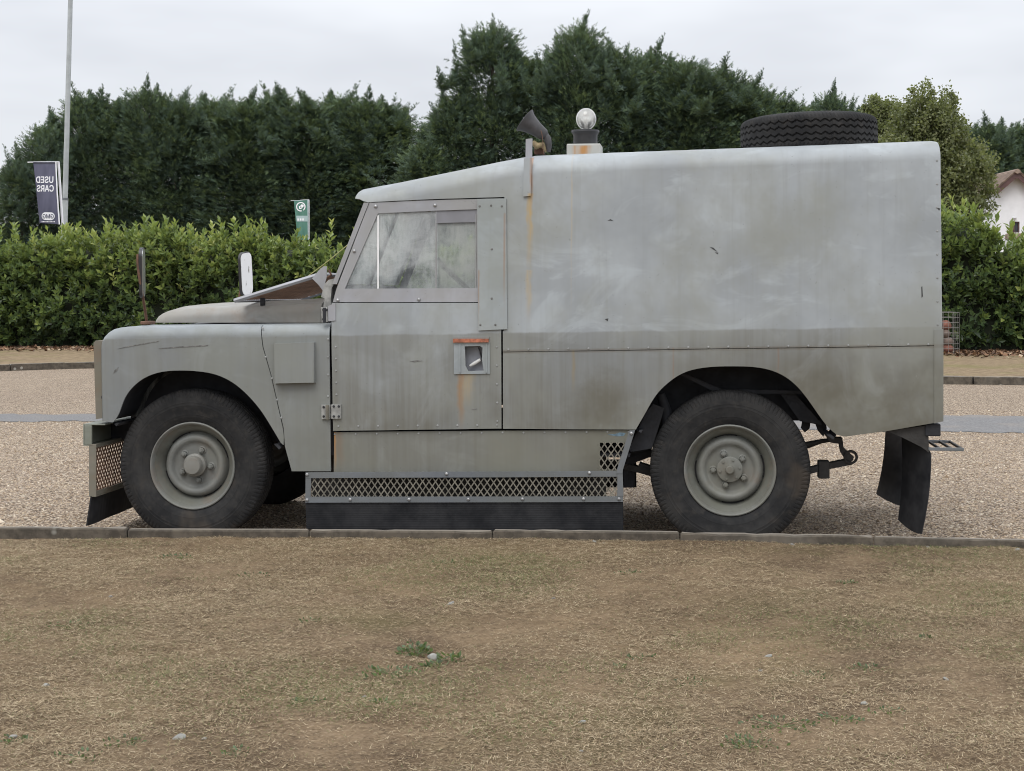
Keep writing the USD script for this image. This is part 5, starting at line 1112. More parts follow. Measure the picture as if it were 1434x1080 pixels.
def conifer_crown(H, Rr, seed, n_out=4300, tops=22, blunt=0.46):
    r_ = np.random.default_rng(seed); sets = []
    nb = n_out // 14
    hb = (np.arange(nb) + r_.random(nb)) / nb; ab = (np.arange(nb) * 2.399 + r_.normal(0, 0.35, nb)) % (2 * math.pi); hb = np.clip(hb, 0, 0.985)
    def env(h): return Rr * np.clip((1 - h) ** blunt * 1.22, 0, 1) * (0.70 + 0.30 * np.clip(h / 0.12, 0, 1))
    lump = meshkit.fbm(np.stack([np.cos(ab) * 1.6, np.sin(ab) * 1.6, hb * H * 0.45], -1), 3, seed)
    rb = env(hb) * (0.84 + 0.42 * (lump - 0.5)) * r_.uniform(0.78, 1.10, nb)
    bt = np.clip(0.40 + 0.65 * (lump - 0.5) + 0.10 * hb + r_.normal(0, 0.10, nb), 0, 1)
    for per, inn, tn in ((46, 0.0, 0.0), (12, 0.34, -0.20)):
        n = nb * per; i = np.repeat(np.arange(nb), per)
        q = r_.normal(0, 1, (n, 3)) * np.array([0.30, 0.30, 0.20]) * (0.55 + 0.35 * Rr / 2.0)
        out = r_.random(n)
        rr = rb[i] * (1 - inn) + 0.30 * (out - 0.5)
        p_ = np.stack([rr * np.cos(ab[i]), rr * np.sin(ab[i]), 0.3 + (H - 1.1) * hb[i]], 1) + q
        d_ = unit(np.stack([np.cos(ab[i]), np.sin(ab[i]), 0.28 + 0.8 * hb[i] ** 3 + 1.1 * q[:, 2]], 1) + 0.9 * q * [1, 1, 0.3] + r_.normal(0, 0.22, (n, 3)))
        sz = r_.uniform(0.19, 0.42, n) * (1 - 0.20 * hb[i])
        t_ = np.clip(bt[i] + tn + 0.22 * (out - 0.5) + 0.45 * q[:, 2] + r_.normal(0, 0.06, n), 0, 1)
        sets.append(sprays(p_, d_, sz, t_, r_))
    for k in range(tops):                                                # leaders: thin spires with short upswept sprays
        a = r_.uniform(0, 6.28); rr = 0 if k == 0 else r_.uniform(0.25, 0.95) * Rr; hh = H + 0.40 if k == 0 else 0.36 + H * (0.99 - 0.24 * (rr / Rr) ** 1.5) + r_.uniform(-0.9, 0.45) * r_.random() ** 0.5; n = 130
        t = r_.random(n) ** 1.25; ln_ = r_.uniform(1.0, 2.1); aa = r_.uniform(0, 6.28, n)
        lean = r_.normal(0, 0.28, 2)
        p_ = np.stack([rr * math.cos(a) + lean[0] * t * ln_ + 0.02 * np.cos(aa), rr * math.sin(a) + lean[1] * t * ln_ + 0.02 * np.sin(aa), hh - ln_ + ln_ * t * 0.9], 1)
        d_ = unit(np.stack([np.cos(aa), np.sin(aa), 0.6 + 1.5 * t], 1) + r_.normal(0, 0.22, (n, 3)))
        sets.append(sprays(p_, d_, (0.52 - 0.42 * t) * r_.uniform(0.55, 1.3, n), np.clip(0.46 + r_.normal(0, 0.1, n), 0, 1), r_))
    V = np.vstack([s[0] for s in sets]); o = np.cumsum([0] + [len(s[0]) for s in sets[:-1]]); f = np.vstack([s[1] + k for s, k in zip(sets, o)]); t = np.concatenate([s[2] for s in sets])
    return V, f, t
def conifer(label, x, y, H, Rr, seed, group=None, **k):
    T_ = thing('conifer_tree', label, 'tree', (x, y, TILT * x + G0 + 0.1), group=group)
    part(T_, 'trunk', tube(np.array([[0, 0, 0], [0.04, 0, H * 0.4], [0, 0.05, H * 0.92]]), [0.16, 0.11, 0.02], 8), M['bark'], True)
    rl = np.random.default_rng(seed + 99); bs = []
    for i in range(26):
        h = rl.uniform(0.08, 0.85); a = rl.uniform(0, 6.28); r0 = Rr * 0.8 * min(1, (1 - h) ** 0.6 * 1.2)
        bs.append(tube(np.array([[0, 0, H * h], [r0 * .5 * math.cos(a), r0 * .5 * math.sin(a), H * h + 0.15], [r0 * math.cos(a), r0 * math.sin(a), H * h + 0.55]]), [0.035, 0.022, 0.008], 5))
    part(T_, 'limbs', cat(*bs), M['bark'], kind='stuff')
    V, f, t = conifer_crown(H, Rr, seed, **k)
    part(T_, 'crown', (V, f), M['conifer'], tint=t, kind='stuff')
    return T_
def tree_copy(src, name, label, x, y, rz, sc, group=None, c='tree'):
    X = UsdGeom.Xform.Define(stage, path_in('/World', name)); 
    X.GetPrim().GetReferences().AddInternalReference(src); X.GetPrim().SetInstanceable(True)
    X.ClearXformOpOrder(); 
    X.AddXformOp(UsdGeom.XformOp.TypeTranslate, UsdGeom.XformOp.PrecisionDouble, '').Set(Gf.Vec3d(float(x), float(y), float(TILT * x + G0 + 0.1)))
    X.AddXformOp(UsdGeom.XformOp.TypeRotateZ, UsdGeom.XformOp.PrecisionFloat, '').Set(float(rz)); X.AddXformOp(UsdGeom.XformOp.TypeScale, UsdGeom.XformOp.PrecisionFloat, '').Set(Gf.Vec3f(*map(float, sc)))
    tag(X, label, c, group)
def topz(px, py, Y): return CAM_H - (py - YH) / F * Y - (TILT * (px - CX) / F * Y + G0 + 0.1)
def X_of(px, Y): return (px - CX) / F * Y
GL, GR_ = 'close-grown conifers in the left-hand tree belt', 'tall conifers in the belt behind the vehicle'
SRC = [conifer('dark conifer at the left end of the tree belt, lower than its neighbours', X_of(62, 67), 67, topz(62, 158, 67), 1.75, 31, n_out=3000)]
S2 = conifer('dark green conifer behind the flag banner and lamp post, in the left-hand belt', X_of(118, 68), 68, topz(118, 118, 68), 1.9, 32)
S3 = conifer('dark conifer with a tall pointed leader, right of the lamp post', X_of(205, 68), 68, topz(205, 112, 68), 2.0, 33)
src = [SRC[0], S2, S3]; srcH = {SRC[0]: topz(62, 158, 67), S2: topz(118, 118, 68), S3: topz(205, 112, 68)}
S4 = conifer('tallest dark conifer above the cab roof, left peak of the belt', X_of(690, 62), 62, topz(690, 20, 62), 2.6, 34, n_out=6000, tops=30)
S5 = conifer('tall broad conifer above the roof horn and globe light', X_of(810, 61), 61, topz(810, 22, 61), 2.5, 35, n_out=6000, tops=30)
srcH[S4], srcH[S5] = topz(690, 20, 62), topz(810, 22, 61)
rl = np.random.default_rng(77)
ORD = ['first', 'second', 'third', 'fourth', 'fifth', 'sixth', 'seventh', 'eighth', 'ninth']
def place(s_, px, py, Y, label, wscale=1.0, group=None):
    z = topz(px, py, Y) / srcH[s_]; tree_copy(s_, 'conifer_tree', label, X_of(px, Y), Y, rl.uniform(0, 360), (wscale, wscale, z), group)
lab = 'dark green conifer in the close-grown belt left of the cab'
for i, (px, py, Y) in enumerate([(160, 126, 68.6), (250, 126, 68.2), (300, 124, 68.8), (345, 128, 68.0), (388, 118, 68.6), (432, 128, 68.0), (476, 120, 68.7), (515, 128, 68.1), (548, 140, 68.6)]):
    place(src[1 + i % 2], px, py, Y, ORD[i] + ' conifer right of the lamp post in the left-hand belt', rl.uniform(1.15, 1.35), GL)
place(S3, 30, 215, 66.5, 'small dark conifer at the far left edge of the belt, below the others', 0.85)
place(S2, 596, 192, 60.5, 'lower yellow-green tinged conifer filling the dip between the two conifer belts', 1.0)
place(S3, 640, 120, 61.5, 'conifer on the left shoulder of the tall belt, above the cab roof', 1.05)
lab = 'tall dark conifer in the belt above the hardtop roof'
for i, (px, py, Y) in enumerate([(745, 66, 62.5), (865, 55, 61.5), (912, 58, 62.2), (960, 70, 61.4), (1008, 84, 62.0), (1052, 106, 61.6), (1090, 128, 62.2)]):
    place((S4, S5, S3)[i % 3], px, py, Y, ORD[i] + ' conifer right of the tallest cab-roof conifer in the tall belt', 1.1, GR_)
place(S3, 1163, 118, 78, 'conifer with a single sharp spire above the spare tyre', 0.9); place(S2, 1200, 138, 80, 'blunt-topped conifer just right of the sharp spire', 0.9); place(S2, 1125, 140, 79, 'ragged conifer just left of the sharp spire', 0.9)
for i, (px, py, Y) in enumerate([(1345, 168, 95), (1385, 162, 94), (1425, 166, 96), (1470, 160, 95)]):
    place((S2, S3)[i % 2], px, py, Y, ORD[i] + ' conifer from the left in the far row behind the white house', 1.35, 'conifers behind the white house')
# the loose-leaved tree
def broadleaf(label, x, y, blobs, H, seed, nleaf=15000, name='birch_tree', spread=1.0):
    r_ = np.random.default_rng(seed); T_ = thing(name, label, 'tree', (x, y, TILT * x + G0 + 0.1))
    tr = smooth_line([(0, 0, 0), (0.15, 0, H * 0.35), (-0.1, 0.1, H * 0.65), (0.1, 0, H * 0.93)], 14)
    part(T_, 'trunk', tube(tr, np.linspace(0.20, 0.025, 14), 9), M['pale_bark'], True)
    lim, P_, D_ = [], [], []
    for (bx_, bz, br, wgt) in blobs:
        for k in range(4):
            s0 = tr[int(np.clip((bz * H * 0.6) / H * 14, 0, 13))]; e = np.array([bx_ + r_.normal(0, br * .35), r_.normal(0, br * .4), bz * H + r_.normal(0, br * .35)])
            lim.append(tube(smooth_line([s0, (s0 + e) / 2 + [0, 0, 0.25], e], 7), np.linspace(0.05, 0.010, 7), 5))
        n = int(nleaf * wgt); c_ = r_.normal(0, 1, (int(110 * wgt * 8) + 8, 3)); c_ = unit(c_) * r_.uniform(0.30, 1.45, (len(c_), 1)) ** 0.6
        ci = r_.integers(0, len(c_), n)
        P_.append(np.array([bx_, 0, bz * H]) + (c_[ci] * [1, 1, 0.95] + r_.normal(0, 0.085, (n, 3)) * [1, 1, 1.5]) * br); D_.append((meshkit.fbm(c_[ci] * 2.0 + bz * 5, 2, seed) - .5) * 0.6 + 0.10 * c_[ci][:, 2])
    part(T_, 'limbs', cat(*lim), M['pale_bark'], kind='stuff')
    P_ = np.vstack(P_); dt = np.concatenate(D_); n = len(P_); a = unit(r_.normal(0, 1, (n, 3)) + [0, 0, -0.5]); s_, m_ = frames(a, r_); L_ = r_.uniform(0.07, 0.13, n)[:, None]
    V = np.stack([P_, P_ + a * L_ * .5 + s_ * L_ * .36, P_ + a * L_, P_ + a * L_ * .5 - s_ * L_ * .36], 1).reshape(-1, 3); k = (np.arange(n) * 4)[:, None]
    part(T_, 'crown', (V, np.concatenate([k + [0, 1, 2], k + [0, 2, 3]], 1).reshape(-1, 3)), M['birch'], tint=np.repeat(np.clip(0.45 + dt + r_.normal(0, 0.12, n), 0, 1), 4), kind='stuff')
YB = 52
HB = topz(1297, 122, YB); m_px = YB / F
def blob(px, py, rpx, w): return ((px - 1297) * m_px, topz(px, py, YB) / HB, rpx * m_px, w)
broadleaf('loose olive-green broadleaved tree behind the rear corner of the vehicle', X_of(1297, YB), YB, [blob(1300, 152, 32, 0.10), blob(1278, 172, 30, 0.09), blob(1318, 178, 34, 0.10), blob(1300, 205, 48, 0.15), blob(1345, 222, 42, 0.12), blob(1300, 255, 55, 0.15), blob(1360, 262, 34, 0.09), blob(1335, 290, 45, 0.13), blob(1250, 225, 35, 0.07), blob(1300, 310, 55, .12)], HB, 41, 40000)
HB2 = topz(1238, 140, 56)
m_px = 56 / F
def blob2(px, py, rpx, w): return ((px - 1238) * m_px, topz(px, py, 56) / HB2, rpx * m_px, w)
broadleaf('smaller olive-green tree beside the spare tyre, left of the loose broadleaved tree', X_of(1238, 56), 56, [blob2(1232, 158, 22, .2), blob2(1250, 172, 24, .2), blob2(1222, 180, 24, .2), blob2(1243, 205, 34, .3), blob2(1240, 250, 40, .3)], HB2, 42, 18000)

# ---------------------------------------------------------------- things beyond the hedge
M['white_wall'] = simple('white_render', (0.80, 0.80, 0.81), 0.85, 0.05, 2)
M['tile'] = simple('terracotta_tile', (0.245, 0.18, 0.14), 0.8, 0.3, 5)
M['fascia'] = simple('dark_brown_fascia', (0.105, 0.055, 0.050), 0.6, 0.2, 4)
M['darkglass'] = simple('dark_window_glass', (0.035, 0.038, 0.045), 0.15, 0.2, 2)
M['frame_white'] = simple('white_frame', (0.6, 0.6, 0.6), 0.5, 0.05, 3)
YHs = 70.0
def hx(px): return X_of(px, YHs)
def hz(py): return CAM_H - (py - YH) / F * YHs
HS = thing('white_house', 'white rendered house with terracotta roof, gable end showing above the right-hand hedge', 'house', (hx(1420), YHs, 0.1)); ho = np.array([hx(1420), YHs, 0.1])
apx, eave_l, eave_r = (hx(1420), hz(241)), hx(1391), hx(1449); ez = hz(262.5)
wl, wr_ = hx(1396), hx(1444)
def hm(m): v, f = VF(m); return v - ho, f
win = sbox(hx(1413.5), hz(326), hx(1428), hz(310.5))
gable = Polygon([(wl, 0), (wr_, 0), (wr_, ez + 0.1), (apx[0], apx[1] - 0.15), (wl, ez + 0.1)]).difference(win)
part(HS, 'wall', hm(prism(gable, YHs, YHs + 0.3)), M['white_wall'])
part(HS, 'wall', hm(VF(cbox((wl, YHs + 0.3, 0), (wl + 0.3, YHs + 9, ez), 0.01))), M['white_wall']); part(HS, 'wall', hm(VF(cbox((wr_ - .3, YHs + 0.3, 0), (wr_, YHs + 9, ez), 0.01))), M['white_wall'])
for (x_, z_) in ((eave_l, ez), (eave_r, ez)):
    d2 = np.array([x_ - apx[0], z_ - 0.12 - apx[1]]); nn2 = np.array([-d2[1], d2[0]]) / np.linalg.norm(d2); nn2 *= np.sign(nn2[1])
    q0 = np.array(apx); q1 = q0 + d2 * 1.06
    part(HS, 'roof', hm(prism(Polygon([q0, q1, q1 + nn2 * 0.06, q0 + nn2 * 0.06]), YHs - 0.45, YHs + 9.5)), M['tile'])
    part(HS, 'fascia', hm(prism(Polygon([q0 - nn2 * 0.005, q1 - nn2 * 0.005, q1 - nn2 * 0.22, q0 - nn2 * 0.22]), YHs - 0.42, YHs - 0.38)), M['fascia'])
    for k in range(14):                                                # courses of tiles standing proud
        t0 = k / 14; a0, b0 = q0 + d2 * 1.06 * t0 + nn2 * 0.06, q0 + d2 * 1.06 * (t0 + 0.068) + nn2 * 0.06
        part(HS, 'tile_course', hm(prism(Polygon([a0, b0, b0 + nn2 * 0.03, a0 + nn2 * 0.010]), YHs - 0.5, YHs + 9.5)), M['tile'])
part(HS, 'ridge', hm(prism(Polygon([(apx[0] - .16, apx[1] - 0.05), (apx[0], apx[1] - 0.12), (apx[0] + .16, apx[1] - 0.05), (apx[0] + .12, apx[1] + 0.05), (apx[0], apx[1] + 0.11), (apx[0] - .12, apx[1] + 0.05)]), YHs - 0.52, YHs + 9.6)), M['tile'])
part(HS, 'fascia', hm(prism(Polygon([(apx[0] - .22, apx[1] - 0.12), (apx[0], apx[1] + 0.005), (apx[0] + .22, apx[1] - 0.12), (apx[0] + .2, apx[1] - 0.33), (apx[0] - .2, apx[1] - 0.33)]), YHs - 0.43, YHs - 0.37)), M['fascia'])
wn = empty(HS, 'window')
x0_, z0_, x1_, z1_ = win.bounds
part(wn, 'pane', hm(VF(cbox((x0_, YHs + 0.12, z0_), (x1_, YHs + 0.14, z1_), 0.002))), M['darkglass'])
part(wn, 'frame', hm(prism(win.difference(sbox(x0_ + .05, z0_ + .05, (x0_ + x1_) / 2 - .025, z1_ - .05)).difference(sbox((x0_ + x1_) / 2 + .025, z0_ + .05, x1_ - .05, z1_ - .05)), YHs + 0.07, YHs + 0.118)), M['fascia'])
part(HS, 'wall_light', hm(VF(cbox((hx(1417), YHs - 0.10, hz(306.5)), (hx(1423), YHs - 0.001, hz(304.5)), 0.02))), M['frame_white'])
part(HS, 'porch_roof', hm(VF(cbox((hx(1407), YHs - 0.8, hz(336)), (hx(1430), YHs - 0.001, hz(327.5)), 0.04))), M['tile'])
part(HS, 'porch_wall', hm(VF(cbox((hx(1408), YHs - 0.7, 0.0), (hx(1429), YHs - 0.002, hz(336.5)), 0.02))), M['white_wall'])
# pale building with a teal band, far left
TB = thing('low_building', 'pale flat-roofed building with a teal band, glimpsed at the far left edge', 'building', (X_of(-6, 90), 90, 0.1))
bx0, bx1 = X_of(-70, 90) - X_of(-6, 90), X_of(17, 90) - X_of(-6, 90); zt_ = CAM_H - (306 - YH) / F * 90 - .1; zmid = CAM_H - (315.5 - YH) / F * 90 - .1
part(TB, 'wall', cbox((bx0, 0, 0), (bx1, 8, zmid), 0.02), simple('teal_cladding', (0.10, 0.23, 0.24), 0.6, 0.12, 2))
part(TB, 'parapet', cbox((bx0 - .05, -0.06, zmid + .002), (bx1 + .05, 8.05, zt_), 0.03), simple('pale_cladding', (0.60, 0.62, 0.64), 0.6, 0.06, 1))
for k in range(4): part(TB, 'cladding_rib', cbox((bx1 - 0.25 - k * 0.5, -0.03, 0.2), (bx1 - 0.19 - k * 0.5, -0.001, zmid - 0.02), 0.005), simple(f'teal_rib_{k}', (0.08, 0.19, 0.20), 0.6, 0.1, 2))
# lamp post
YL = 42.0
b_, t0_ = W(90.0, 322, YL), W(99.5, -30, YL); ax = t0_ - b_; base_ = b_ - ax * (b_[2] - 0.1) / ax[2]
LP = thing('lamp_post', 'pale grey tubular lamp post rising out of frame behind the left hedge', 'lamp post', base_)
top_ = base_ + ax * ((11.0) / ax[2])
M['post'] = simple('pale_galvanised_post', (0.36, 0.385, 0.39), 0.5, 0.12, 3)
jz = (W(89.5, 279, YL)[2] - base_[2]) / 11.0
part(LP, 'post', tube([(top_ - base_) * 0, (top_ - base_) * jz], 0.086, 16), M['post'], 40)
part(LP, 'post_upper', tube([(top_ - base_) * (jz + 0.0005), (top_ - base_)], [0.074, 0.062], 16), M['post'], 40)
part(LP, 'joint_collar', tube([(top_ - base_) * (jz - 0.003), (top_ - base_) * (jz + 0.003)], 0.090, 16), M['rail'], 40)
tp_ = top_ - base_
part(LP, 'lamp_head', cat(tube(smooth_line([tp_, tp_ + [0.1, 0.4, 0.25], tp_ + [0.12, 1.0, 0.32]], 8), 0.035, 8), cbox(tp_ + [0.0, 0.9, 0.26], tp_ + [0.24, 1.5, 0.38], 0.04)), M['post'], 40)
# flag banners, seen from behind
def flag_fabric(name, c0, c1):
    g = Gr(); Pp = g.n('texture_coordinate', 'object'); n_ = g.noise(g.map(Pp, (6, 6, 1.5)), 1.0, 3, 0.5); c = g.mix(g.rng(n_, 0.3, 0.7), c0, c1)
    return g.build(name, g.n('mix_closure', 'closure', fac=0.35, closure1=g.p(base_color=c, roughness=0.7), closure2=g.n('translucent_bsdf', 'BSDF', color=c)))
M['flag_grey'] = flag_fabric('grey_purple_fabric', (0.115, 0.115, 0.17), (0.165, 0.165, 0.235)); M['flag_dark'] = flag_fabric('dark_hem', (0.06, 0.06, 0.085), (0.08, 0.08, 0.11))
M['flag_green'] = flag_fabric('green_fabric', (0.09, 0.23, 0.175), (0.13, 0.29, 0.23)); M['flag_pale'] = flag_fabric('pale_print', (0.42, 0.55, 0.55), (0.5, 0.62, 0.62))
M['flag_white'] = simple('white_print', (0.80, 0.80, 0.82), 0.6, 0.05, 5)
def wave_y(x, z, s): return 0.035 * np.sin(2.2 * x + 1.4 * z + s) + 0.02 * np.sin(5 * x - 2 * z + s)
def cloth(pgn, Y0, o, s, dy=0.0, t=0.004, dens=0.06):
    """a flat outline in world (x, z), draped with the flag's slight waves"""
    out = []
    for q in getattr(pgn, 'geoms', [pgn]):
        vf = man(trimesh.creation.extrude_polygon(q, t, engine='earcut')).refine_to_length(dens); v, f = VF(vf)
        out.append((np.stack([v[:, 0], Y0 + dy - v[:, 2] + wave_y(v[:, 0] - o[0], v[:, 1] - o[2], s), v[:, 1]], 1) - o, f[:, ::-1]))
    return cat(*out)
def letters(text, cx_px, cy_px, h_px, Y, bold=True, w_px=None):
    m = meshkit.text_mesh(text, 1.0, 0.01, bold); v = np.array(m.vertices); sc_ = h_px / F * Y
    wx = (v[:, 0].max() - v[:, 0].min()); sx_ = (w_px / F * Y / wx) if w_px else sc_
    c = W(cx_px, cy_px, Y); x = c[0] - (v[:, 0] - v[:, 0].min() - wx / 2) * sx_; z = c[2] + (v[:, 1] - 0.5) * sc_
    return np.stack([x, v[:, 2], z], 1), np.array(m.faces), c
YF = 38.0
fb = W(85, 330, YF); fo = np.array([fb[0], YF, TILT * fb[0] + G0 + 0.1])
FL = thing('flag_banner', 'grey advertising flag with reversed white lettering, beside the lamp post', 'flag', fo)
ft = W(82.0, 227.5, YF); fbm_ = W(88.0, 322, YF)
dirp = (fbm_ - ft); pb_ = ft + dirp * ((fo[2] - ft[2]) / dirp[2])
part(FL, 'pole', tube([pb_ - fo, ft - fo], 0.030, 10), M['flag_white'], 40)
wq = lambda px, py: tuple(W(px, py, YF)[[0, 2]])
part(FL, 'top_arm', tube([W(39.5, 227.6, YF) - fo + [0, -.05, 0], W(84, 226.9, YF) - fo + [0, -.05, 0]], 0.011, 8), M['flag_white'], 40)
part(FL, 'fabric', cloth(Polygon([wq(49.0, 230.6), wq(79.0, 230.6), wq(84.2, 314.5), wq(57.8, 312.6)]), YF - 0.10, fo, 0.3), M['flag_grey'], 60)
part(FL, 'hem', cloth(Polygon([wq(48.6, 227.6), wq(78.8, 227.6), wq(79.0, 230.5), wq(49.0, 230.5)]), YF - 0.10, fo, 0.3), M['flag_dark'], 60)
part(FL, 'sleeve', cloth(Polygon([wq(79.2, 227.6), wq(80.8, 227.6), wq(86.2, 314.6), wq(84.3, 314.6)]), YF - 0.10, fo, 0.3), M['flag_white'], 60)
def put_text(root, text, cx_px, cy_px, h_px, w_px, mat, dy, s, Y, o):
    v, f, c = letters(text, cx_px, cy_px, h_px, Y, True, w_px)
    y = np.where(v[:, 1] > 0.005, 0.011, 0.003) ; 
    V_ = np.stack([v[:, 0], Y - 0.10 - 0.006 - dy - y * 0 + np.where(v[:, 1] > 0.005, 0.012, -0.002) + wave_y(v[:, 0] - o[0], v[:, 2] - o[2], s), v[:, 2]], 1) - o
    part(root, 'lettering', (V_, f), mat)
put_text(FL, 'USED', 64.8, 252.3, 8.6, 24.5, M['flag_white'], 0.0, 0.3, YF, fo); put_text(FL, 'CARS', 65.8, 264.4, 8.6, 24.0, M['flag_white'], 0.0, 0.3, YF, fo)
pill = LineString([wq(66.5, 303.2), wq(73.6, 303.4)]).buffer(5.5 / F * YF)
part(FL, 'logo_pill', cloth(pill, YF - 0.107, fo, 0.3, t=0.003), M['flag_white'], 60)
put_text(FL, 'GMG', 70.0, 303.4, 5.6, 15.5, M['flag_grey'], 0.006, 0.3, YF, fo)
for x_ in np.linspace(61.5, 78.5, 10): part(FL, 'small_print', cloth(sbox(*wq(x_ - .6, 311.6), *wq(x_ + .6, 310.2)), YF - 0.107, fo, 0.3, t=0.002), M['flag_white'])
YG = 58.0
gb_ = W(433, 330, YG); go = np.array([gb_[0], YG, TILT * gb_[0] + G0 + 0.1])
FG = thing('flag_banner', 'small green flag with white round emblem, half hidden by the left hedge', 'flag', go)
wq2 = lambda px, py: tuple(W(px, py, YG)[[0, 2]])
part(FG, 'pole', tube([np.array([0, 0, 0.0]), W(432.6, 280, YG) - go], 0.022, 8), M['flag_white'], 40)
part(FG, 'top_arm', tube([W(407.5, 281.2, YG) - go + [0, -.04, 0], W(433, 280.0, YG) - go + [0, -.04, 0]], 0.010, 6), M['flag_white'], 40)
part(FG, 'fabric', cloth(Polygon([wq2(411.8, 281), wq2(430.2, 280.4), wq2(431.5, 336), wq2(417.5, 336)]), YG - 0.08, go, 1.0), M['flag_green'], 60)
part(FG, 'sleeve', cloth(Polygon([wq2(430.4, 280.4), wq2(432.0, 280.4), wq2(432.3, 336), wq2(431.7, 336)]), YG - 0.08, go, 1.0), M['flag_pale'], 60)
part(FG, 'print_band', cloth(Polygon([wq2(415.3, 302.5), wq2(431.0, 302.5), wq2(431.2, 310.5), wq2(416.2, 310.5)]), YG - 0.088, go, 1.0, t=0.003), M['flag_pale'], 60)
c_ = np.array(wq2(421.6, 289.8)); r_o = 6.6 / F * YG
from shapely.geometry import Point
ringp = Point(*c_).buffer(r_o).difference(Point(*c_).buffer(r_o * 0.78)).difference(sbox(c_[0] + r_o * .2, c_[1] - r_o * 1.2, c_[0] + r_o * .55, c_[1] - r_o * .4))
em_ = unary_union([ringp, Polygon([c_ + np.array(p_) * r_o for p_ in ((-.35, -.45), (.05, -.5), (.6, .05), (.62, .35), (.2, .55), (-.1, .2), (-.4, .1))]).buffer(0).difference(Point(*(c_ + np.array((.0, -.1)) * r_o)).buffer(r_o * .16))])
part(FG, 'emblem', cloth(em_, YG - 0.088, go, 1.0, t=0.003, dens=0.2), M['flag_white'], 60)
for k in range(3): part(FG, 'print_block', cloth(sbox(*wq2(417.2 + k * 3.4, 309.2), *wq2(419.2 + k * 3.4, 306.2)), YG - 0.0925, go, 1.0, t=0.003), M['flag_white'])
# gabion cage of stones by the hedge
YGa = 27.4
g0_, g1_ = W(1268, 494, YGa), W(1343.0, 437.5, YGa); gx0, gx1 = g0_[0], g1_[0]; zb_ = TILT * gx0 + G0 + 0.10; hgt = g1_[2] - zb_; dep = 0.45
GB = thing('gabion_cage', 'wire cage filled with red-brown stones, standing by the hedge behind the rear corner', 'gabion', ((gx0 + gx1) / 2, YGa, zb_)); hw_ = (gx1 - gx0) / 2
wm = simple('galvanised_wire', (0.20, 0.19, 0.175), 0.5, 0.1, 5)
for zz in np.linspace(0.01, hgt, 9):
    part(GB, 'wire', tube([(-hw_, 0, zz), (hw_, 0, zz), (hw_, dep, zz), (-hw_, dep, zz)], 0.0040, 5, True), wm)
for xx in np.linspace(-hw_, hw_, 11):
    part(GB, 'wire', tube([(xx, -0.009, 0), (xx, -0.009, hgt), (xx, dep, hgt)], 0.0040, 5), wm)
for yy in np.linspace(0.11, dep, 4): part(GB, 'wire', tube([(hw_ + .009, yy, 0), (hw_ + .009, yy, hgt), (-hw_, yy, hgt)], 0.0040, 5), wm)
sm_ = [simple(f'gabion_stone_{k}', c, 0.85, 0.25, 12, bump=0.004) for k, c in enumerate([(0.20, 0.085, 0.06), (0.10, 0.06, 0.058), (0.16, 0.12, 0.10), (0.25, 0.12, 0.07)])]
rs = np.random.default_rng(12)
for zz in np.arange(0.09, hgt - 0.14, 0.15):
    for xx in np.arange(-hw_ + 0.11, hw_ - 0.06, 0.17):
        m = trimesh.creation.icosphere(2, 1.0); v = np.array(m.vertices); o_ = np.array([xx + rs.uniform(-.02, .02), 0.16, zz + rs.uniform(-.015, .015)])
        v = v * (1 + 0.5 * (meshkit.fbm(v * 1.3 + rs.uniform(0, 50), 3)[:, None] - .5)) * [0.105 * rs.uniform(.85, 1.1), 0.11, 0.085 * rs.uniform(.85, 1.15)] + o_
        part(GB, 'stone', (v, m.faces), sm_[rs.integers(0, 4)], True)
# ---------------------------------------------------------------- weeds and stones in the lawn
M['weed'] = leaf_mat('weed_leaves', [(0, (0.030, 0.044, 0.022)), (0.5, (0.062, 0.098, 0.040)), (1, (0.14, 0.19, 0.085))], 0.5, 0.2)
def weed(px, py, rad, n, hgt_, label, group=None, seed=0, leaf=0.020, name='weed'):
    r_ = np.random.default_rng(seed + 500); c = G(px, py, LAWN_Z); c[2] = lawn_z(np.array([c[0]]), np.array([c[1]]))[0]
    T_ = thing(name, label, 'weed', c, group=group)
    a = r_.uniform(0, 6.28, n); rr = rad * np.sqrt(r_.random(n)); z = hgt_ * r_.random(n) * (1.1 - rr / rad); p_ = np.stack([rr * np.cos(a) * 1.25, rr * np.sin(a), z], 1)
    d_ = unit(np.stack([np.cos(a), np.sin(a), r_.uniform(0.1, 1.3, n)], 1) + r_.normal(0, 0.4, (n, 3))); s_, m_ = frames(d_, r_); ln_ = (leaf * r_.uniform(0.6, 1.3, n))[:, None]
    V = np.stack([p_, p_ + d_ * ln_ * .5 + s_ * ln_ * .3, p_ + d_ * ln_, p_ + d_ * ln_ * .5 - s_ * ln_ * .3], 1).reshape(-1, 3); k = (np.arange(n) * 4)[:, None]
    part(T_, 'leaves', (V, np.concatenate([k + [0, 1, 2], k + [0, 2, 3]], 1).reshape(-1, 3)), M['weed'], tint=np.repeat(np.clip(r_.normal(0.45, 0.2, n), 0, 1), 4), kind='stuff')
    st_ = [tube(np.array([[0, 0, -0.004], p_[i] * 0.6 + [0, 0, 0.004], p_[i]]), [0.0014, 0.001, 0.0007], 4) for i in range(0, min(n, 60), 4)]
    part(T_, 'stems', cat(*st_), M['straw_stem'])
M['straw_stem'] = simple('weed_stem', (0.10, 0.12, 0.05), 0.8, 0.2, 10)
weed(580, 912, 0.046, 130, 0.050, 'brightest green weed clump, upper left of the white stone in the hollow', seed=1, leaf=0.016)
weed(632, 927, 0.034, 36, 0.028, 'small green weed just right of the white stone in the hollow', seed=2)
weed(545, 944, 0.080, 75, 0.016, 'wide low dark green weed patch left of the white stone', seed=3, leaf=0.014)
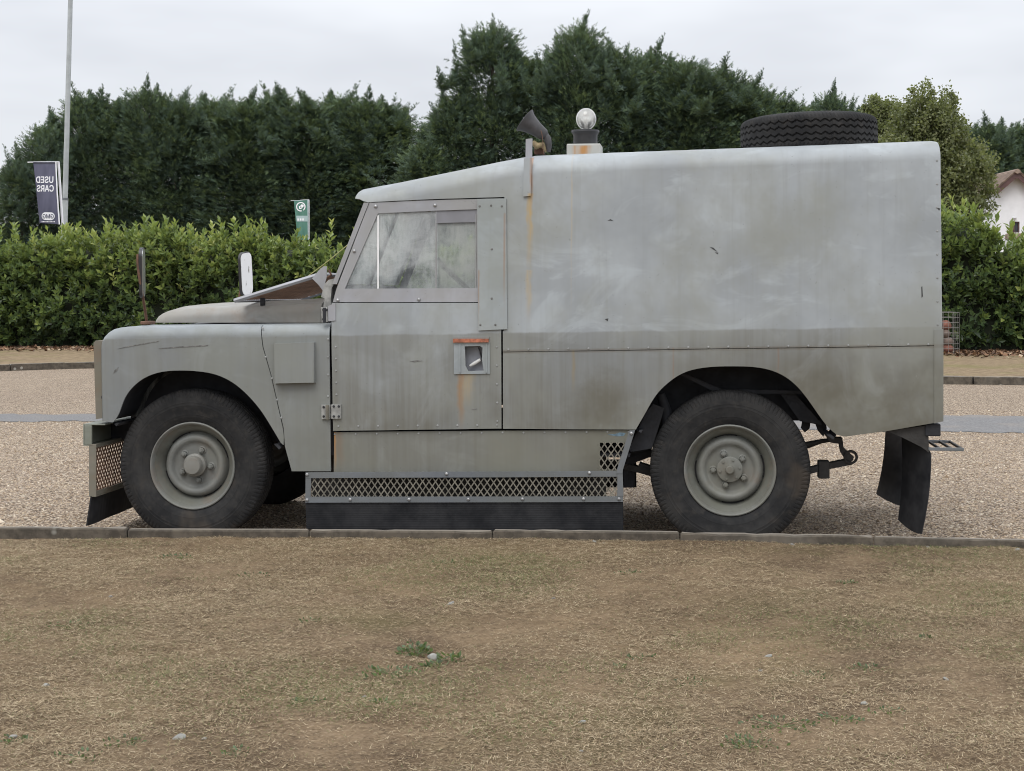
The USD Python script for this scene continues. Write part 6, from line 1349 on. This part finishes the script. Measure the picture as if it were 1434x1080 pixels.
weed(607, 934, 0.035, 40, 0.015, 'pale low weed just below the white stone', seed=4, leaf=0.016)
WL = 'small flat green weed scattered in the dry lawn'
for i, (px, py, rr, n) in enumerate([(433, 984, .045, 60), (538, 986, .035, 40), (245, 784, .08, 70), (355, 806, .06, 50), (95, 876, .07, 50), (20, 1036, .05, 70), (175, 1041, .06, 60), (330, 1052, .06, 60), (110, 1060, .07, 60), (1298, 890, .03, 40), (1215, 938, .06, 70), (1140, 945, .06, 60), (880, 804, .06, 50), (1185, 814, .05, 60), (900, 922, .05, 40), (1090, 1022, .10, 110), (1175, 1012, .07, 70), (1060, 1045, .08, 90), (870, 934, .03, 30), (435, 870, .04, 30), (622, 788, .07, 50), (1040, 1052, .06, 60), (1240, 1000, .05, 40), (965, 955, .06, 40)]):
    weed(px, py, rr * 0.85, int(n * 0.55), 0.010, WL, 'small weeds in the dry lawn', seed=10 + i, leaf=0.012)
M['white_stone'] = simple('chalky_white_stone', (0.25, 0.245, 0.22), 0.8, 0.2, 30, bump=0.002)
def stone(px, py, sx, label, group=None, seed=0, flat=0.5):
    r_ = np.random.default_rng(seed + 900); c = G(px, py, LAWN_Z); c[2] = lawn_z(np.array([c[0]]), np.array([c[1]]))[0] + sx * flat * (0.35 if seed != 1 else 0.9)
    m = trimesh.creation.icosphere(2, 1.0); v = np.array(m.vertices); v = v * (1 + 0.8 * (meshkit.fbm(v * 1.4 + seed * 3.3, 3)[:, None] - .5)) * [sx, sx * .7, sx * flat]
    a = r_.uniform(-.5, .5); v = v @ np.array([[math.cos(a), 0, -math.sin(a)], [0, 1, 0], [math.sin(a), 0, math.cos(a)]])
    p_ = part('/World', 'stone', (v + c, m.faces), M['white_stone'], True); tag(stage.GetPrimAtPath(p_), label, 'stone', group)
stone(608, 923, 0.022, 'largest whitish stone, lying in the small hollow beside the green weeds', seed=1, flat=.6)
stone(250, 1031, 0.019, 'flat pale stone near the bottom edge of the lawn, left of centre', seed=2)
stone(631, 849, 0.016, 'small white stone alone in the lawn below the side guard', seed=3)
stone(1076, 916, 0.014, 'thin white chip in the lawn below the rear wheel', seed=4, flat=.35)
for i, (px, py, s_) in enumerate([(64, 957, .013), (18, 1032, .013), (1210, 988, .011), (1325, 955, .011), (1300, 738 + 28, .010), (833, 760, .012), (845, 762, .008), (1110, 764, .011), (775, 840, .008), (815, 1014, .010), (510, 978, .008), (155, 840, .009), (815, 1058, .007), (1424, 772, .013), (720, 756, .008), (1065, 937, .007), (286, 1032, .007)]):
    stone(px, py, s_, 'tiny pale stone chip lying in the dry lawn', 'pale stone chips in the dry lawn', seed=20 + i)
